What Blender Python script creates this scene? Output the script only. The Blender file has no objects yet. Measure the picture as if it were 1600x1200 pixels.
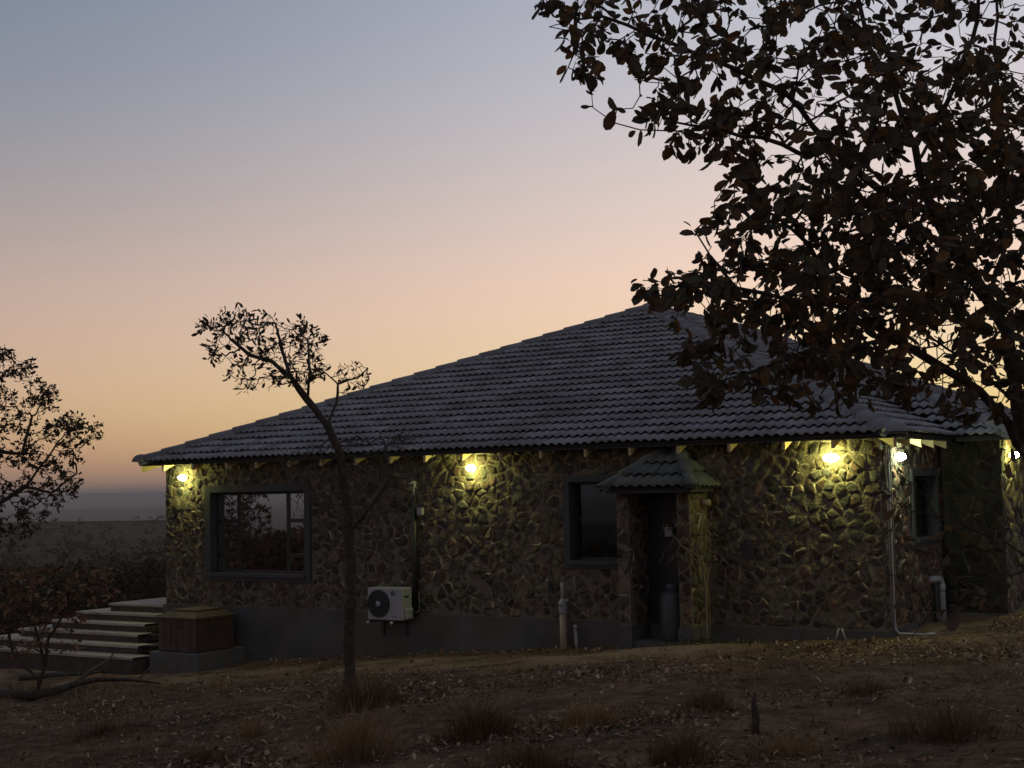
import bpy, math, random
import numpy as np
from mathutils import Vector, Matrix

random.seed(7); rng = np.random.default_rng(7)
SC = bpy.context.scene
COL = SC.collection

# ------------------------------------------------------------------ camera
YAW, PITCH, ROLL = 0.562998, 0.076361, -0.021023
FPX, IW, IH = 2136.9, 1600.0, 1200.0
CAM = np.array([20.0418, -19.0160, 2.0973])
_f0 = np.array([-math.sin(YAW), math.cos(YAW), 0.0]); _r0 = np.array([math.cos(YAW), math.sin(YAW), 0.0])
FW = _f0 * math.cos(PITCH) + np.array([0, 0, math.sin(PITCH)])
_u = np.array([0, 0, math.cos(PITCH)]) - _f0 * math.sin(PITCH)
RT = _r0 * math.cos(ROLL) + _u * math.sin(ROLL)
UP = _u * math.cos(ROLL) - _r0 * math.sin(ROLL)
cd = bpy.data.cameras.new("camera"); cam = bpy.data.objects.new("camera", cd); COL.objects.link(cam)
cd.sensor_fit = 'HORIZONTAL'; cd.sensor_width = 36.0; cd.lens = 36.0 * FPX / IW
cd.clip_start = 0.1; cd.clip_end = 60000
cam.matrix_world = Matrix(((RT[0], UP[0], -FW[0], CAM[0]), (RT[1], UP[1], -FW[1], CAM[1]), (RT[2], UP[2], -FW[2], CAM[2]), (0, 0, 0, 1)))
SC.camera = cam

# ------------------------------------------------------------------ sky (dusk afterglow)
W = bpy.data.worlds.new("World"); SC.world = W; W.use_nodes = True
nt = W.node_tree; N = nt.nodes; LK = nt.links
SUN_AZ = YAW - math.radians(19.0)
SUN = (-math.sin(SUN_AZ), math.cos(SUN_AZ), 0.0)
bg = N["Background"]
tc = N.new("ShaderNodeTexCoord")
def wmath(op, a, b=None, clamp=False):
    n = N.new("ShaderNodeMath"); n.operation = op; n.use_clamp = clamp
    for i, v in enumerate((a, b)):
        if v is None: continue
        if isinstance(v, (int, float)): n.inputs[i].default_value = v
        else: LK.new(v, n.inputs[i])
    return n.outputs[0]
nrm = N.new("ShaderNodeVectorMath"); nrm.operation = 'NORMALIZE'; LK.new(tc.outputs["Generated"], nrm.inputs[0])
sep = N.new("ShaderNodeSeparateXYZ"); LK.new(nrm.outputs[0], sep.inputs[0])
elev = wmath('MULTIPLY', wmath('ARCSINE', sep.outputs[2]), 180 / math.pi)
elev = wmath('MAXIMUM', elev, 0.0)
flat = N.new("ShaderNodeVectorMath"); flat.operation = 'MULTIPLY'; LK.new(nrm.outputs[0], flat.inputs[0]); flat.inputs[1].default_value = (1, 1, 0)
fn = N.new("ShaderNodeVectorMath"); fn.operation = 'NORMALIZE'; LK.new(flat.outputs[0], fn.inputs[0])
dt = N.new("ShaderNodeVectorMath"); dt.operation = 'DOT_PRODUCT'; LK.new(fn.outputs[0], dt.inputs[0]); dt.inputs[1].default_value = SUN
az = wmath('MULTIPLY', wmath('ARCCOSINE', wmath('MINIMUM', wmath('MAXIMUM', dt.outputs["Value"], -1.0), 1.0)), 180 / math.pi)
q = wmath('DIVIDE', wmath('MULTIPLY', az, wmath('ADD', wmath('MULTIPLY', elev, 0.022), 1.0)), 41.0)
glow = wmath('EXPONENT', wmath('MULTIPLY', wmath('MULTIPLY', q, q), -1.0))
epos = wmath('DIVIDE', elev, 90.0, True)
epos = wmath('POWER', epos, 0.5)
def ramp(stops):
    n = N.new("ShaderNodeValToRGB"); cr = n.color_ramp; cr.interpolation = 'B_SPLINE'
    for i, (deg, c) in enumerate(stops):
        pos = math.sqrt(deg / 90.0)
        e = cr.elements[i] if i < 2 else cr.elements.new(pos)
        e.position = pos; e.color = (*c, 1)
    LK.new(epos, n.inputs[0]); return n.outputs[0]
near_sky = ramp([(0, (.66, .36, .22)), (90, (.125, .134, .16)), (1.2, (.90, .52, .25)), (3.0, (1.18, .76, .29)), (5.0, (1.15, .745, .43)), (8, (1.04, .73, .54)),
                 (12, (.84, .675, .60)), (17, (.60, .59, .645)), (24, (.44, .465, .54)), (38, (.29, .305, .37)), (60, (.175, .188, .23))])
far_sky = ramp([(0, (.24, .16, .15)), (90, (.108, .118, .142)), (1.5, (.38, .215, .17)), (4, (.55, .315, .235)), (7, (.48, .325, .275)), (11, (.29, .265, .265)),
                (18, (.16, .21, .285)), (26, (.165, .19, .245)), (45, (.135, .15, .185))])
mx = N.new("ShaderNodeMix"); mx.data_type = 'RGBA'; LK.new(glow, mx.inputs[0]); LK.new(far_sky, mx.inputs[6]); LK.new(near_sky, mx.inputs[7])
sky = N.new("ShaderNodeTexSky"); sky.sky_type = 'NISHITA'; sky.sun_disc = False
sky.sun_elevation = math.radians(-2.0); sky.sun_rotation = -SUN_AZ; sky.ozone_density = 3.0
add = N.new("ShaderNodeMix"); add.data_type = 'RGBA'; add.blend_type = 'ADD'; add.inputs[0].default_value = 0.06
LK.new(mx.outputs[2], add.inputs[6]); LK.new(sky.outputs[0], add.inputs[7])
LK.new(add.outputs[2], bg.inputs[0]); bg.inputs[1].default_value = 1.0

SC.view_settings.view_transform = 'Standard'; SC.view_settings.look = 'None'
SC.view_settings.exposure = 0.0; SC.view_settings.gamma = 1.0
try: SC.view_settings.use_curve_mapping = False
except Exception: pass
SC.cycles.max_bounces = 6; SC.cycles.transparent_max_bounces = 12; SC.cycles.volume_bounces = 0
SC.cycles.use_denoising = True
SC.cycles.sample_clamp_indirect = 4.0

# ------------------------------------------------------------------ helpers
def ray(px, py):
    return FW + RT * ((px - IW / 2) / FPX) - UP * ((py - IH / 2) / FPX)
def P3(px, py, Z):
    return CAM + ray(px, py) * Z
def smooth(a, b, x):
    t = np.clip((x - a) / (b - a), 0, 1); return t * t * (3 - 2 * t)
_nz = np.random.default_rng(3)
_waves = [(_nz.uniform(-1, 1, 2) * f, _nz.uniform(0, 6.28), a) for f, a in
          [(.5, .05), (.8, .035), (.9, .03), (1.7, .018), (2.1, .016), (3.5, .010), (4.2, .010), (7.0, .006), (8.5, .005), (11., .004)]]
_fwaves = [(_nz.uniform(-1, 1, 2) * f, _nz.uniform(0, 6.28), a) for f, a in [(.0006, 9), (.0011, 7), (.0023, 3), (.005, 1.6), (.011, .8), (.03, .5), (.06, .35)]]
def ground(x, y):
    x = np.asarray(x, float); y = np.asarray(y, float)
    xs = 40 * np.tanh((x - 4) / 40) + 4
    z = -1.13 + .0765 * xs + .006 * np.clip(-y, 0, 30)
    r = np.hypot(x - 10, y + 3)
    far = np.interp(r, [0, 25, 60, 100, 250, 500, 800, 1000, 1600, 2600, 11500, 13500, 16500, 21000], [0, -1.2, -3.4, -6, -10.5, -11, -9.5, -9.5, -40, -72, -72, -55, 52, 40])
    w = smooth(24, 70, r); z = z * (1 - w) + far * w
    n = sum(a * np.sin(x * k[0] + y * k[1] + ph) for k, ph, a in _waves)
    # calmer right against the building so nothing floats or pokes through
    d = np.maximum(np.maximum(-x, x - 15.2), np.maximum(-y, y - 20)); near = np.clip(d / 1.5, 0.15, 1)
    z = z + n * near * (1 - smooth(60, 200, r))
    z = z + sum(a * np.sin(x * k[0] + y * k[1] + ph) for k, ph, a in _fwaves) * smooth(80, 900, r) 
    # small bank in front of the stone cupboard
    z = z + .10 * np.exp(-((x - 12.2) / 1.6) ** 2 - ((y + 1.15) / .35) ** 2) + .06 * np.exp(-((x - 9.8) / 1.8) ** 2 - ((y + 2.1) / .5) ** 2) - .07 * np.exp(-((x - 12.4) / 2.2) ** 2 - ((y + 2.0) / .4) ** 2)
    z = z + .22 * np.exp(-((x + 1.5) / 2.6) ** 2 - ((y + 2.3) / .8) ** 2)
    return z
def gz(x, y): return float(ground(x, y))
def gp(px, py):
    d = ray(px, py); t = 4.0
    while t < 60:
        p = CAM + d * t
        if p[2] < gz(p[0], p[1]): break
        t += .03
    p = CAM + d * t; return np.array([p[0], p[1], gz(p[0], p[1])])

def tag(o, label=None, cat=None, group=None, kind=None):
    if label: o["label"] = label
    if cat: o["category"] = cat
    if group: o["group"] = group
    if kind: o["kind"] = kind
    return o
def adopt(o, parent):
    if parent is not None:
        o.parent = parent
        o.matrix_parent_inverse = WM[parent.name].inverted()
    return o
WM = {}
def link(o, parent=None, M=None):
    COL.objects.link(o)
    M = M or Matrix.Identity(4)
    WM[o.name] = M
    if parent is not None:
        o.parent = parent; o.matrix_parent_inverse = WM[parent.name].inverted()
    o.matrix_basis = M
    return o
def empty(name, loc):
    o = bpy.data.objects.new(name, None); o.empty_display_size = .3
    return link(o, None, Matrix.Translation(Vector(loc)))

class MB:
    def __init__(s): s.v = []; s.f = []; s.c = []
    def add(s, verts, faces, col=None):
        b = len(s.v); s.v.extend([tuple(map(float, p)) for p in verts]); s.f.extend([tuple(i + b for i in f) for f in faces])
        s.c.extend([col or (1, 1, 1)] * len(faces)); return s
    def box(s, x0, x1, y0, y1, z0, z1, col=None):
        v = [(x0, y0, z0), (x1, y0, z0), (x1, y1, z0), (x0, y1, z0), (x0, y0, z1), (x1, y0, z1), (x1, y1, z1), (x0, y1, z1)]
        return s.add(v, [(0, 3, 2, 1), (4, 5, 6, 7), (0, 1, 5, 4), (1, 2, 6, 5), (2, 3, 7, 6), (3, 0, 4, 7)], col)
    def bbox(s, x0, x1, y0, y1, z0, z1, b=.01, col=None):
        """box with bevelled edges"""
        v = []; idx = {}
        cx, cy, cz = (x0 + x1) / 2, (y0 + y1) / 2, (z0 + z1) / 2
        for sx in (0, 1):
            for sy in (0, 1):
                for sz in (0, 1):
                    X, Y, Z = (x0, x1)[sx], (y0, y1)[sy], (z0, z1)[sz]
                    ix, iy, iz = (b, -b)[sx], (b, -b)[sy], (b, -b)[sz]
                    for a, pnt in enumerate(((X, Y + iy, Z + iz), (X + ix, Y, Z + iz), (X + ix, Y + iy, Z))):
                        idx[sx, sy, sz, a] = len(v); v.append(pnt)
        F = []
        for k in (0, 1):
            F.append([idx[k, 0, 0, 0], idx[k, 1, 0, 0], idx[k, 1, 1, 0], idx[k, 0, 1, 0]])
            F.append([idx[0, k, 0, 1], idx[1, k, 0, 1], idx[1, k, 1, 1], idx[0, k, 1, 1]])
            F.append([idx[0, 0, k, 2], idx[1, 0, k, 2], idx[1, 1, k, 2], idx[0, 1, k, 2]])
        for i in (0, 1):
            for j in (0, 1):
                F.append([idx[i, j, 0, 0], idx[i, j, 1, 0], idx[i, j, 1, 1], idx[i, j, 0, 1]])
                F.append([idx[i, 0, j, 0], idx[i, 1, j, 0], idx[i, 1, j, 2], idx[i, 0, j, 2]])
                F.append([idx[0, i, j, 1], idx[1, i, j, 1], idx[1, i, j, 2], idx[0, i, j, 2]])
                for k in (0, 1): F.append([idx[i, j, k, 0], idx[i, j, k, 1], idx[i, j, k, 2]])
        V = np.array(v); c = np.array((cx, cy, cz)); out = []
        for f in F:
            n = np.cross(V[f[1]] - V[f[0]], V[f[2]] - V[f[0]])
            out.append(tuple(f) if np.dot(n, V[f].mean(0) - c) > 0 else tuple(f[::-1]))
        return s.add(v, out, col)
    def tube(s, pts, rad, n=8, col=None, cap=True):
        pts = [np.array(p, float) for p in pts]
        if not hasattr(rad, '__len__'): rad = [rad] * len(pts)
        b = len(s.v); prev = None; m = len(pts)
        for i, p in enumerate(pts):
            t = pts[min(i + 1, m - 1)] - pts[max(i - 1, 0)]; t = t / (np.linalg.norm(t) + 1e-9)
            if prev is None:
                a = np.array([0, 0, 1.]) if abs(t[2]) < .9 else np.array([1., 0, 0])
                a = a - t * np.dot(a, t)
            else: a = prev - t * np.dot(prev, t)
            a = a / (np.linalg.norm(a) + 1e-9); prev = a; c = np.cross(t, a)
            for k in range(n):
                th = 2 * math.pi * k / n
                s.v.append(tuple(p + rad[i] * (a * math.cos(th) + c * math.sin(th))))
        for i in range(m - 1):
            for k in range(n):
                k2 = (k + 1) % n
                s.f.append((b + i * n + k, b + i * n + k2, b + (i + 1) * n + k2, b + (i + 1) * n + k)); s.c.append(col or (1, 1, 1))
        if cap:
            s.f.append(tuple(b + k for k in range(n))[::-1]); s.f.append(tuple(b + (m - 1) * n + k for k in range(n))); s.c += [col or (1, 1, 1)] * 2
        return s
    def lathe(s, c, prof, n=20, axis=2, col=None):
        """prof: (radius, height) pairs"""
        b = len(s.v)
        for r, h in prof:
            for k in range(n):
                th = 2 * math.pi * k / n; a, d = r * math.cos(th), r * math.sin(th)
                o = {2: (a, d, h), 1: (a, h, d), 0: (h, a, d)}[axis]
                s.v.append((c[0] + o[0], c[1] + o[1], c[2] + o[2]))
        for i in range(len(prof) - 1):
            for k in range(n):
                k2 = (k + 1) % n; s.f.append((b + i * n + k, b + i * n + k2, b + (i + 1) * n + k2, b + (i + 1) * n + k)); s.c.append(col or (1, 1, 1))
        s.f.append(tuple(b + k for k in range(n))[::-1]); s.f.append(tuple(b + (len(prof) - 1) * n + k for k in range(n))); s.c += [col or (1, 1, 1)] * 2
        return s
    def mesh(s, name, mat, smooth_=False, color=True):
        me = bpy.data.meshes.new(name); me.from_pydata(s.v, [], s.f)
        if color:
            at = me.attributes.new("col", 'FLOAT_COLOR', 'FACE')
            at.data.foreach_set("color", np.array([(c[0], c[1], c[2], 1) for c in s.c], dtype=np.float32).ravel())
        if mat is not None: me.materials.append(mat)
        if smooth_: me.polygons.foreach_set("use_smooth", [True] * len(me.polygons))
        me.update(); return me
    def build(s, name, mat, parent=None, smooth_=False):
        o = bpy.data.objects.new(name, s.mesh(name, mat, smooth_)); return link(o, parent)

def np_mesh(name, V, F, C, mat_, smooth_=False):
    """triangle mesh from arrays: V (n,3), F (m,3), C (m,3) face colours"""
    V = np.ascontiguousarray(V, np.float32); F = np.ascontiguousarray(F, np.int32); m = len(F)
    me = bpy.data.meshes.new(name); me.vertices.add(len(V)); me.vertices.foreach_set("co", V.ravel())
    me.loops.add(m * 3); me.loops.foreach_set("vertex_index", F.ravel()); me.polygons.add(m)
    me.polygons.foreach_set("loop_start", np.arange(0, m * 3, 3, dtype=np.int32)); me.polygons.foreach_set("loop_total", np.full(m, 3, np.int32))
    me.update(calc_edges=True)
    at = me.attributes.new("col", 'FLOAT_COLOR', 'FACE'); at.data.foreach_set("color", np.concatenate([C, np.ones((m, 1))], 1).astype(np.float32).ravel())
    me.materials.append(mat_)
    if smooth_: me.polygons.foreach_set("use_smooth", np.ones(m, bool))
    return me
class LB:
    """collects leaves: base, axes, length, width, curl, colour"""
    def __init__(s): s.a = []
    def add(s, base, X, Y, Z, ln_, wd, cu, col): s.a.append(np.concatenate([base, X, Y, Z, (ln_, wd, cu), col]))
    def build(s, name, mat_, parent=None, smooth_=True):
        A = np.array(s.a); n = len(A); ln_, wd, cu = A[:, 12, None], A[:, 13, None], A[:, 14, None]
        T = np.array([(0, 0, 0, 0)] + [p for t, w, c in ((.28, .36, .05), (.60, .50, .45), (.86, .34, .95)) for p in ((-w, t, .16, c), (0, t + .02, 0, c), (w, t, .16, c))] + [(0, 1, 0, 1.3)])
        x = wd * T[:, 0]; y = ln_ * T[:, 1]; z = wd * T[:, 2] + cu * T[:, 3] - .02 * ln_ * ((T[:, 0] == 0) & (T[:, 1] > 0) & (T[:, 1] < 1))
        V = A[:, None, 0:3] + x[..., None] * A[:, None, 3:6] + y[..., None] * A[:, None, 6:9] + z[..., None] * A[:, None, 9:12]
        f = np.array([(0, 2, 1), (0, 3, 2), (1, 2, 5), (1, 5, 4), (2, 3, 6), (2, 6, 5), (4, 5, 8), (4, 8, 7), (5, 6, 9), (5, 9, 8), (7, 8, 10), (8, 9, 10)])
        F = (f[None] + (np.arange(n) * 11)[:, None, None]).reshape(-1, 3)
        return link(bpy.data.objects.new(name, np_mesh(name, V.reshape(-1, 3), F, np.repeat(A[:, 15:18], 12, 0), mat_, smooth_)), parent)

# ------------------------------------------------------------------ materials
def mat(name, base, rough=.8, var=.25, vscale=6.0, bump=0.0, bscale=30.0, metal=0.0, spec=.5, attr=False, objrand=0.0, tint=None, tscale=1.5, transl=0.0, fine=None):
    m = bpy.data.materials.new(name); m.use_nodes = True; nt = m.node_tree; n = nt.nodes; l = nt.links
    b = n["Principled BSDF"]; b.inputs["Roughness"].default_value = rough; b.inputs["Metallic"].default_value = metal
    b.inputs["Specular IOR Level"].default_value = spec
    tcn = n.new("ShaderNodeTexCoord"); geo = n.new("ShaderNodeNewGeometry")
    def noise(sc, det=5):
        t = n.new("ShaderNodeTexNoise"); t.inputs["Scale"].default_value = sc; t.inputs["Detail"].default_value = det; l.new(geo.outputs["Position"], t.inputs["Vector"]); return t
    def mixc(a, b_, fac, mode='MIX'):
        k = n.new("ShaderNodeMix"); k.data_type = 'RGBA'; k.blend_type = mode
        for i, v in ((6, a), (7, b_)):
            if isinstance(v, tuple): k.inputs[i].default_value = (*v, 1)
            else: l.new(v, k.inputs[i])
        if isinstance(fac, float): k.inputs[0].default_value = fac
        else: l.new(fac, k.inputs[0])
        return k.outputs[2]
    def rr(src, a, b_, lo, hi):
        k = n.new("ShaderNodeMapRange"); l.new(src, k.inputs[0]); k.inputs[1].default_value = a; k.inputs[2].default_value = b_; k.inputs[3].default_value = lo; k.inputs[4].default_value = hi; return k.outputs[0]
    col = base
    if tint is not None:
        col = mixc(base, tint, rr(noise(tscale).outputs["Fac"], .35, .65, 0, 1))
    if var > 0:
        v = rr(noise(vscale).outputs["Fac"], .25, .75, 1 - var, 1 + var)
        cc = n.new("ShaderNodeCombineXYZ"); [l.new(v, cc.inputs[i]) for i in range(3)]
        col = mixc(col, cc.outputs[0], 1.0, 'MULTIPLY')
    if attr:
        a = n.new("ShaderNodeAttribute"); a.attribute_name = "col"; col = mixc(col, a.outputs["Color"], 1.0, 'MULTIPLY')
    if objrand > 0:
        oi = n.new("ShaderNodeObjectInfo"); v = rr(oi.outputs["Random"], 0, 1, 1 - objrand, 1 + objrand)
        cc = n.new("ShaderNodeCombineXYZ"); [l.new(v, cc.inputs[i]) for i in range(3)]
        col = mixc(col, cc.outputs[0], 1.0, 'MULTIPLY')
    if isinstance(col, tuple): b.inputs["Base Color"].default_value = (*col, 1)
    else: l.new(col, b.inputs["Base Color"])
    if bump > 0:
        bn = n.new("ShaderNodeBump"); bn.inputs["Strength"].default_value = 1.0; bn.inputs["Distance"].default_value = bump
        l.new(noise(bscale, 8).outputs["Fac"], bn.inputs["Height"]); l.new(bn.outputs[0], b.inputs["Normal"])
    if transl > 0:
        tr = n.new("ShaderNodeBsdfTranslucent"); ms = n.new("ShaderNodeMixShader"); ms.inputs[0].default_value = transl
        if isinstance(col, tuple): tr.inputs[0].default_value = (*col, 1)
        else: l.new(col, tr.inputs[0])
        l.new(b.outputs[0], ms.inputs[1]); l.new(tr.outputs[0], ms.inputs[2]); l.new(ms.outputs[0], n["Material Output"].inputs[0])
    return m

M = {}
M['mortar'] = mat("mortar", (.155, .127, .090), .95, .45, 9, .03, 26)
M['stone'] = mat("stone", (1, 1, 1), .92, .6, 16, .022, 30, attr=True)
M['plinth'] = mat("plinth_plaster", (.078, .079, .083), .85, .35, 1.4, .004, 30, tint=(.095, .078, .062), tscale=1.1)
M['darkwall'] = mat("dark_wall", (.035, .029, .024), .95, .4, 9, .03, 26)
M['trim'] = mat("window_plaster", (.056, .058, .062), .8, .2, 3, .002, 60)
M['frame'] = mat("window_frame", (.018, .019, .022), .4, .1, 5)
M['tile'] = mat("roof_tile", (.28, .282, .308), .7, .28, 1.3, .0015, 120, attr=True, objrand=.14, tint=(.205, .208, .218), tscale=2.0)
M['porch_tile'] = mat("porch_tile", (.10, .108, .105), .75, .25, 3, .002, 90, attr=True, objrand=.10, tint=(.10, .115, .10), tscale=4)
M['hip'] = mat("hip_tile", (.20, .20, .215), .75, .2, 2.5, .003, 60, attr=True, objrand=.10)
M['deck'] = mat("roof_underlay", (.05, .045, .045), .9, .1, 3)
M['rafter'] = mat("painted_rafter", (.50, .38, .20), .7, .15, 8, .001, 60)
M['inner'] = mat("interior_wall", (.22, .21, .20), .9, .1, 2)
M['white'] = mat("white_plastic", (.34, .345, .35), .45, .08, 8)
M['grill'] = mat("dark_grille", (.035, .037, .042), .6, .1, 6)
M['navy'] = mat("navy_print", (.02, .02, .07), .5, 0)
M['grey_print'] = mat("grey_print", (.14, .14, .15), .5, 0)
M['pvc'] = mat("white_pvc", (.30, .30, .31), .5, .12, 8)
M['beige'] = mat("beige_pipe", (.30, .235, .17), .6, .15, 6)
M['black'] = mat("black_pipe", (.02, .02, .024), .5, .1, 5)
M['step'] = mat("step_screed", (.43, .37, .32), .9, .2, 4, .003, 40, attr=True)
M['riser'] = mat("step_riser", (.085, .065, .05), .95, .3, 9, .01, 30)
M['wood'] = mat("dark_wood", (.085, .05, .033), .7, .3, 7, .003, 40, tint=(.065, .04, .03), tscale=9)
M['woodlid'] = mat("lid_wood", (.10, .068, .045), .7, .3, 7, .003, 40)
M['concrete'] = mat("grey_concrete", (.115, .117, .125), .85, .25, 4, .004, 30, tint=(.12, .10, .082), tscale=2.5)
M['gas'] = mat("grey_cylinder", (.045, .052, .058), .5, .15, 5)
M['bark'] = mat("bark", (.065, .049, .039), .95, .5, 14, .05, 30)
M['pale_bark'] = mat("grey_bark", (.075, .062, .052), .95, .4, 12, .02, 45)
M['vine'] = mat("pale_vine", (.20, .165, .12), .9, .3, 20)
M['leaf'] = mat("leaf", (1, 1, 1), .7, .25, 30, attr=True, transl=.25, spec=.15)
M['grass'] = mat("dry_grass", (1, 1, 1), .9, .2, 10, attr=True, transl=.15, spec=.05)
M['litter'] = mat("dead_leaf", (1, 1, 1), .85, .2, 20, attr=True, spec=.15)
M['veld'] = mat("far_bush", (1, 1, 1), 1.0, .3, .5, attr=True, spec=0.0)
M['paint_white'] = mat("white_paint", (.7, .7, .72), .5, .05, 5)

# glass
g = bpy.data.materials.new("window_glass"); g.use_nodes = True; n = g.node_tree.nodes; l = g.node_tree.links
n.remove(n["Principled BSDF"])
tr = n.new("ShaderNodeBsdfTransparent"); tr.inputs[0].default_value = (.55, .57, .6, 1); gl = n.new("ShaderNodeBsdfGlossy"); gl.inputs["Roughness"].default_value = .02; gl.inputs[0].default_value = (.95, .95, .95, 1)
fr = n.new("ShaderNodeFresnel"); fr.inputs[0].default_value = 1.9; ms = n.new("ShaderNodeMixShader")
l.new(fr.outputs[0], ms.inputs[0]); l.new(tr.outputs[0], ms.inputs[1]); l.new(gl.outputs[0], ms.inputs[2]); l.new(ms.outputs[0], n["Material Output"].inputs[0])
M['glass'] = g
g2 = g.copy(); g2.name = "reflective_glass"; n = g2.node_tree.nodes; l = g2.node_tree.links
fa = n.new("ShaderNodeMath"); fa.operation = 'ADD'; fa.use_clamp = True; fa.inputs[1].default_value = .75
msn = [q_ for q_ in n if q_.type == 'MIX_SHADER'][0]; l.new([q_ for q_ in n if q_.type == 'FRESNEL'][0].outputs[0], fa.inputs[0]); l.new(fa.outputs[0], msn.inputs[0])
M['mirror'] = g2
def emis(name, c, s):
    m = bpy.data.materials.new(name); m.use_nodes = True; b = m.node_tree.nodes["Principled BSDF"]
    b.inputs["Base Color"].default_value = (.8, .8, .8, 1); b.inputs["Emission Color"].default_value = (*c, 1); b.inputs["Emission Strength"].default_value = s; return m
M['lamp'] = emis("lit_diffuser", (.96, 1.0, .29), 195.0)
M['lamp_cool'] = emis("cool_diffuser", (.80, 1.0, .62), 190.0)

# ground material: soil near the house, dry veld beyond
gm = mat("soil", (.18, .112, .076), 1.0, .6, 5.0, .08, 8, tint=(.09, .062, .045), tscale=.8, spec=0.02)
nt2 = gm.node_tree; n = nt2.nodes; l = nt2.links; b = n["Principled BSDF"]
prev = b.inputs["Base Color"].links[0].from_socket
geo = n.new("ShaderNodeNewGeometry"); sp = n.new("ShaderNodeSeparateXYZ"); l.new(geo.outputs["Position"], sp.inputs[0])
ln = n.new("ShaderNodeVectorMath"); ln.operation = 'LENGTH'; l.new(geo.outputs["Position"], ln.inputs[0])
mr = n.new("ShaderNodeMapRange"); l.new(ln.outputs["Value"], mr.inputs[0]); mr.inputs[1].default_value = 35; mr.inputs[2].default_value = 90
k = n.new("ShaderNodeMix"); k.data_type = 'RGBA'; l.new(mr.outputs[0], k.inputs[0]); l.new(prev, k.inputs[6])
tn = n.new("ShaderNodeTexNoise"); tn.inputs["Scale"].default_value = .02; tn.inputs["Detail"].default_value = 9; l.new(geo.outputs["Position"], tn.inputs[0])
cr = n.new("ShaderNodeValToRGB"); cr.color_ramp.elements[0].position = .35; cr.color_ramp.elements[0].color = (.060, .052, .034, 1); cr.color_ramp.elements[1].position = .7; cr.color_ramp.elements[1].color = (.125, .094, .06, 1)
l.new(tn.outputs["Fac"], cr.inputs[0]); l.new(cr.outputs[0], k.inputs[7])
# trodden pale earth along the wall (the path itself is paler soil)
y1 = n.new("ShaderNodeMapRange"); y1.interpolation_type = 'SMOOTHSTEP'; l.new(sp.outputs[1], y1.inputs[0]); y1.inputs[1].default_value = -4.2; y1.inputs[2].default_value = -2.6
y2 = n.new("ShaderNodeMapRange"); y2.interpolation_type = 'SMOOTHSTEP'; l.new(sp.outputs[1], y2.inputs[0]); y2.inputs[1].default_value = -1.3; y2.inputs[2].default_value = -.6; y2.inputs[3].default_value = 1; y2.inputs[4].default_value = 0
x1 = n.new("ShaderNodeMapRange"); x1.interpolation_type = 'SMOOTHSTEP'; l.new(sp.outputs[0], x1.inputs[0]); x1.inputs[1].default_value = 13.8; x1.inputs[2].default_value = 11.0
pn = n.new("ShaderNodeTexNoise"); pn.inputs["Scale"].default_value = 1.1; pn.inputs["Detail"].default_value = 6; l.new(geo.outputs["Position"], pn.inputs[0])
pr = n.new("ShaderNodeMapRange"); l.new(pn.outputs["Fac"], pr.inputs[0]); pr.inputs[1].default_value = .38; pr.inputs[2].default_value = .62
cur = y1.outputs[0]
for o_ in (y2.outputs[0], x1.outputs[0], pr.outputs[0]):
    mm = n.new("ShaderNodeMath"); mm.operation = 'MULTIPLY'; l.new(cur, mm.inputs[0]); l.new(o_, mm.inputs[1]); cur = mm.outputs[0]
k2 = n.new("ShaderNodeMix"); k2.data_type = 'RGBA'; l.new(cur, k2.inputs[0]); l.new(k.outputs[2], k2.inputs[6]); k2.inputs[7].default_value = (.30, .21, .145, 1)
l.new(k2.outputs[2], b.inputs["Base Color"])
M['ground'] = gm

# ------------------------------------------------------------------ terrain, one sheet to the horizon
NA = 360
rings = [0.0]
r = .35
while r < 21500:
    rings.append(r); r += max(.16, r * .028) if r < 60 else r * .055
cx, cy = 13.0, -6.5
vs = []; fs = []
ang = np.linspace(0, 2 * np.pi, NA, endpoint=False)
for r in rings:
    X = cx + r * np.cos(ang); Y = cy + r * np.sin(ang); vs.append(np.stack([X, Y, ground(X, Y)], 1))
V = np.concatenate(vs)
for i in range(len(rings) - 1):
    a = i * NA; b_ = a + NA
    for k_ in range(NA):
        k3 = (k_ + 1) % NA; fs.append((a + k_, b_ + k_, b_ + k3, a + k3) if i else (a + k_, b_ + k_, b_ + k3))
me = bpy.data.meshes.new("ground"); me.from_pydata(V.tolist(), [], fs); me.materials.append(M['ground']); me.polygons.foreach_set("use_smooth", [True] * len(me.polygons))
go = bpy.data.objects.new("ground", me); link(go); tag(go, "brown earth slope falling away to a hazy plain", "ground", kind="structure")

# ------------------------------------------------------------------ HOUSE
L, D, OH, T, EZ = 14.123, 20.0, .36, .42, 2.735
XW, YW0, YW1 = 15.08, 3.0, 6.9
house = empty("stone_house", (7.06, 0, -.6))
tag(house, "low stone house with dark grey tiled hip roof and lit wall lamps", "house")

W1 = (1.23, 3.57, .62, 2.14)      # front window openings x0,x1,z0,z1
W2 = (9.10, 10.22, .93, 2.18)
SW = (1.45, 2.68, 1.22, 2.16)     # side window y0,y1,z0,z1
def wall_with_holes(mb, u0, u1, z0, z1, holes, place):
    us = sorted({u0, u1, *[h[0] for h in holes], *[h[1] for h in holes]}); zs = sorted({z0, z1, *[h[2] for h in holes], *[h[3] for h in holes]})
    for i in range(len(us) - 1):
        for j in range(len(zs) - 1):
            uc, zc = (us[i] + us[i + 1]) / 2, (zs[j] + zs[j + 1]) / 2
            if any(h[0] < uc < h[1] and h[2] < zc < h[3] for h in holes): continue
            place(mb, us[i], us[i + 1], zs[j], zs[j + 1])
ZT = 2.80
mb = MB()
wall_with_holes(mb, 0, L, -.02, ZT, [W1, W2], lambda m, a, b, c, d: m.box(a, b, 0, .25, c, d))
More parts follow.
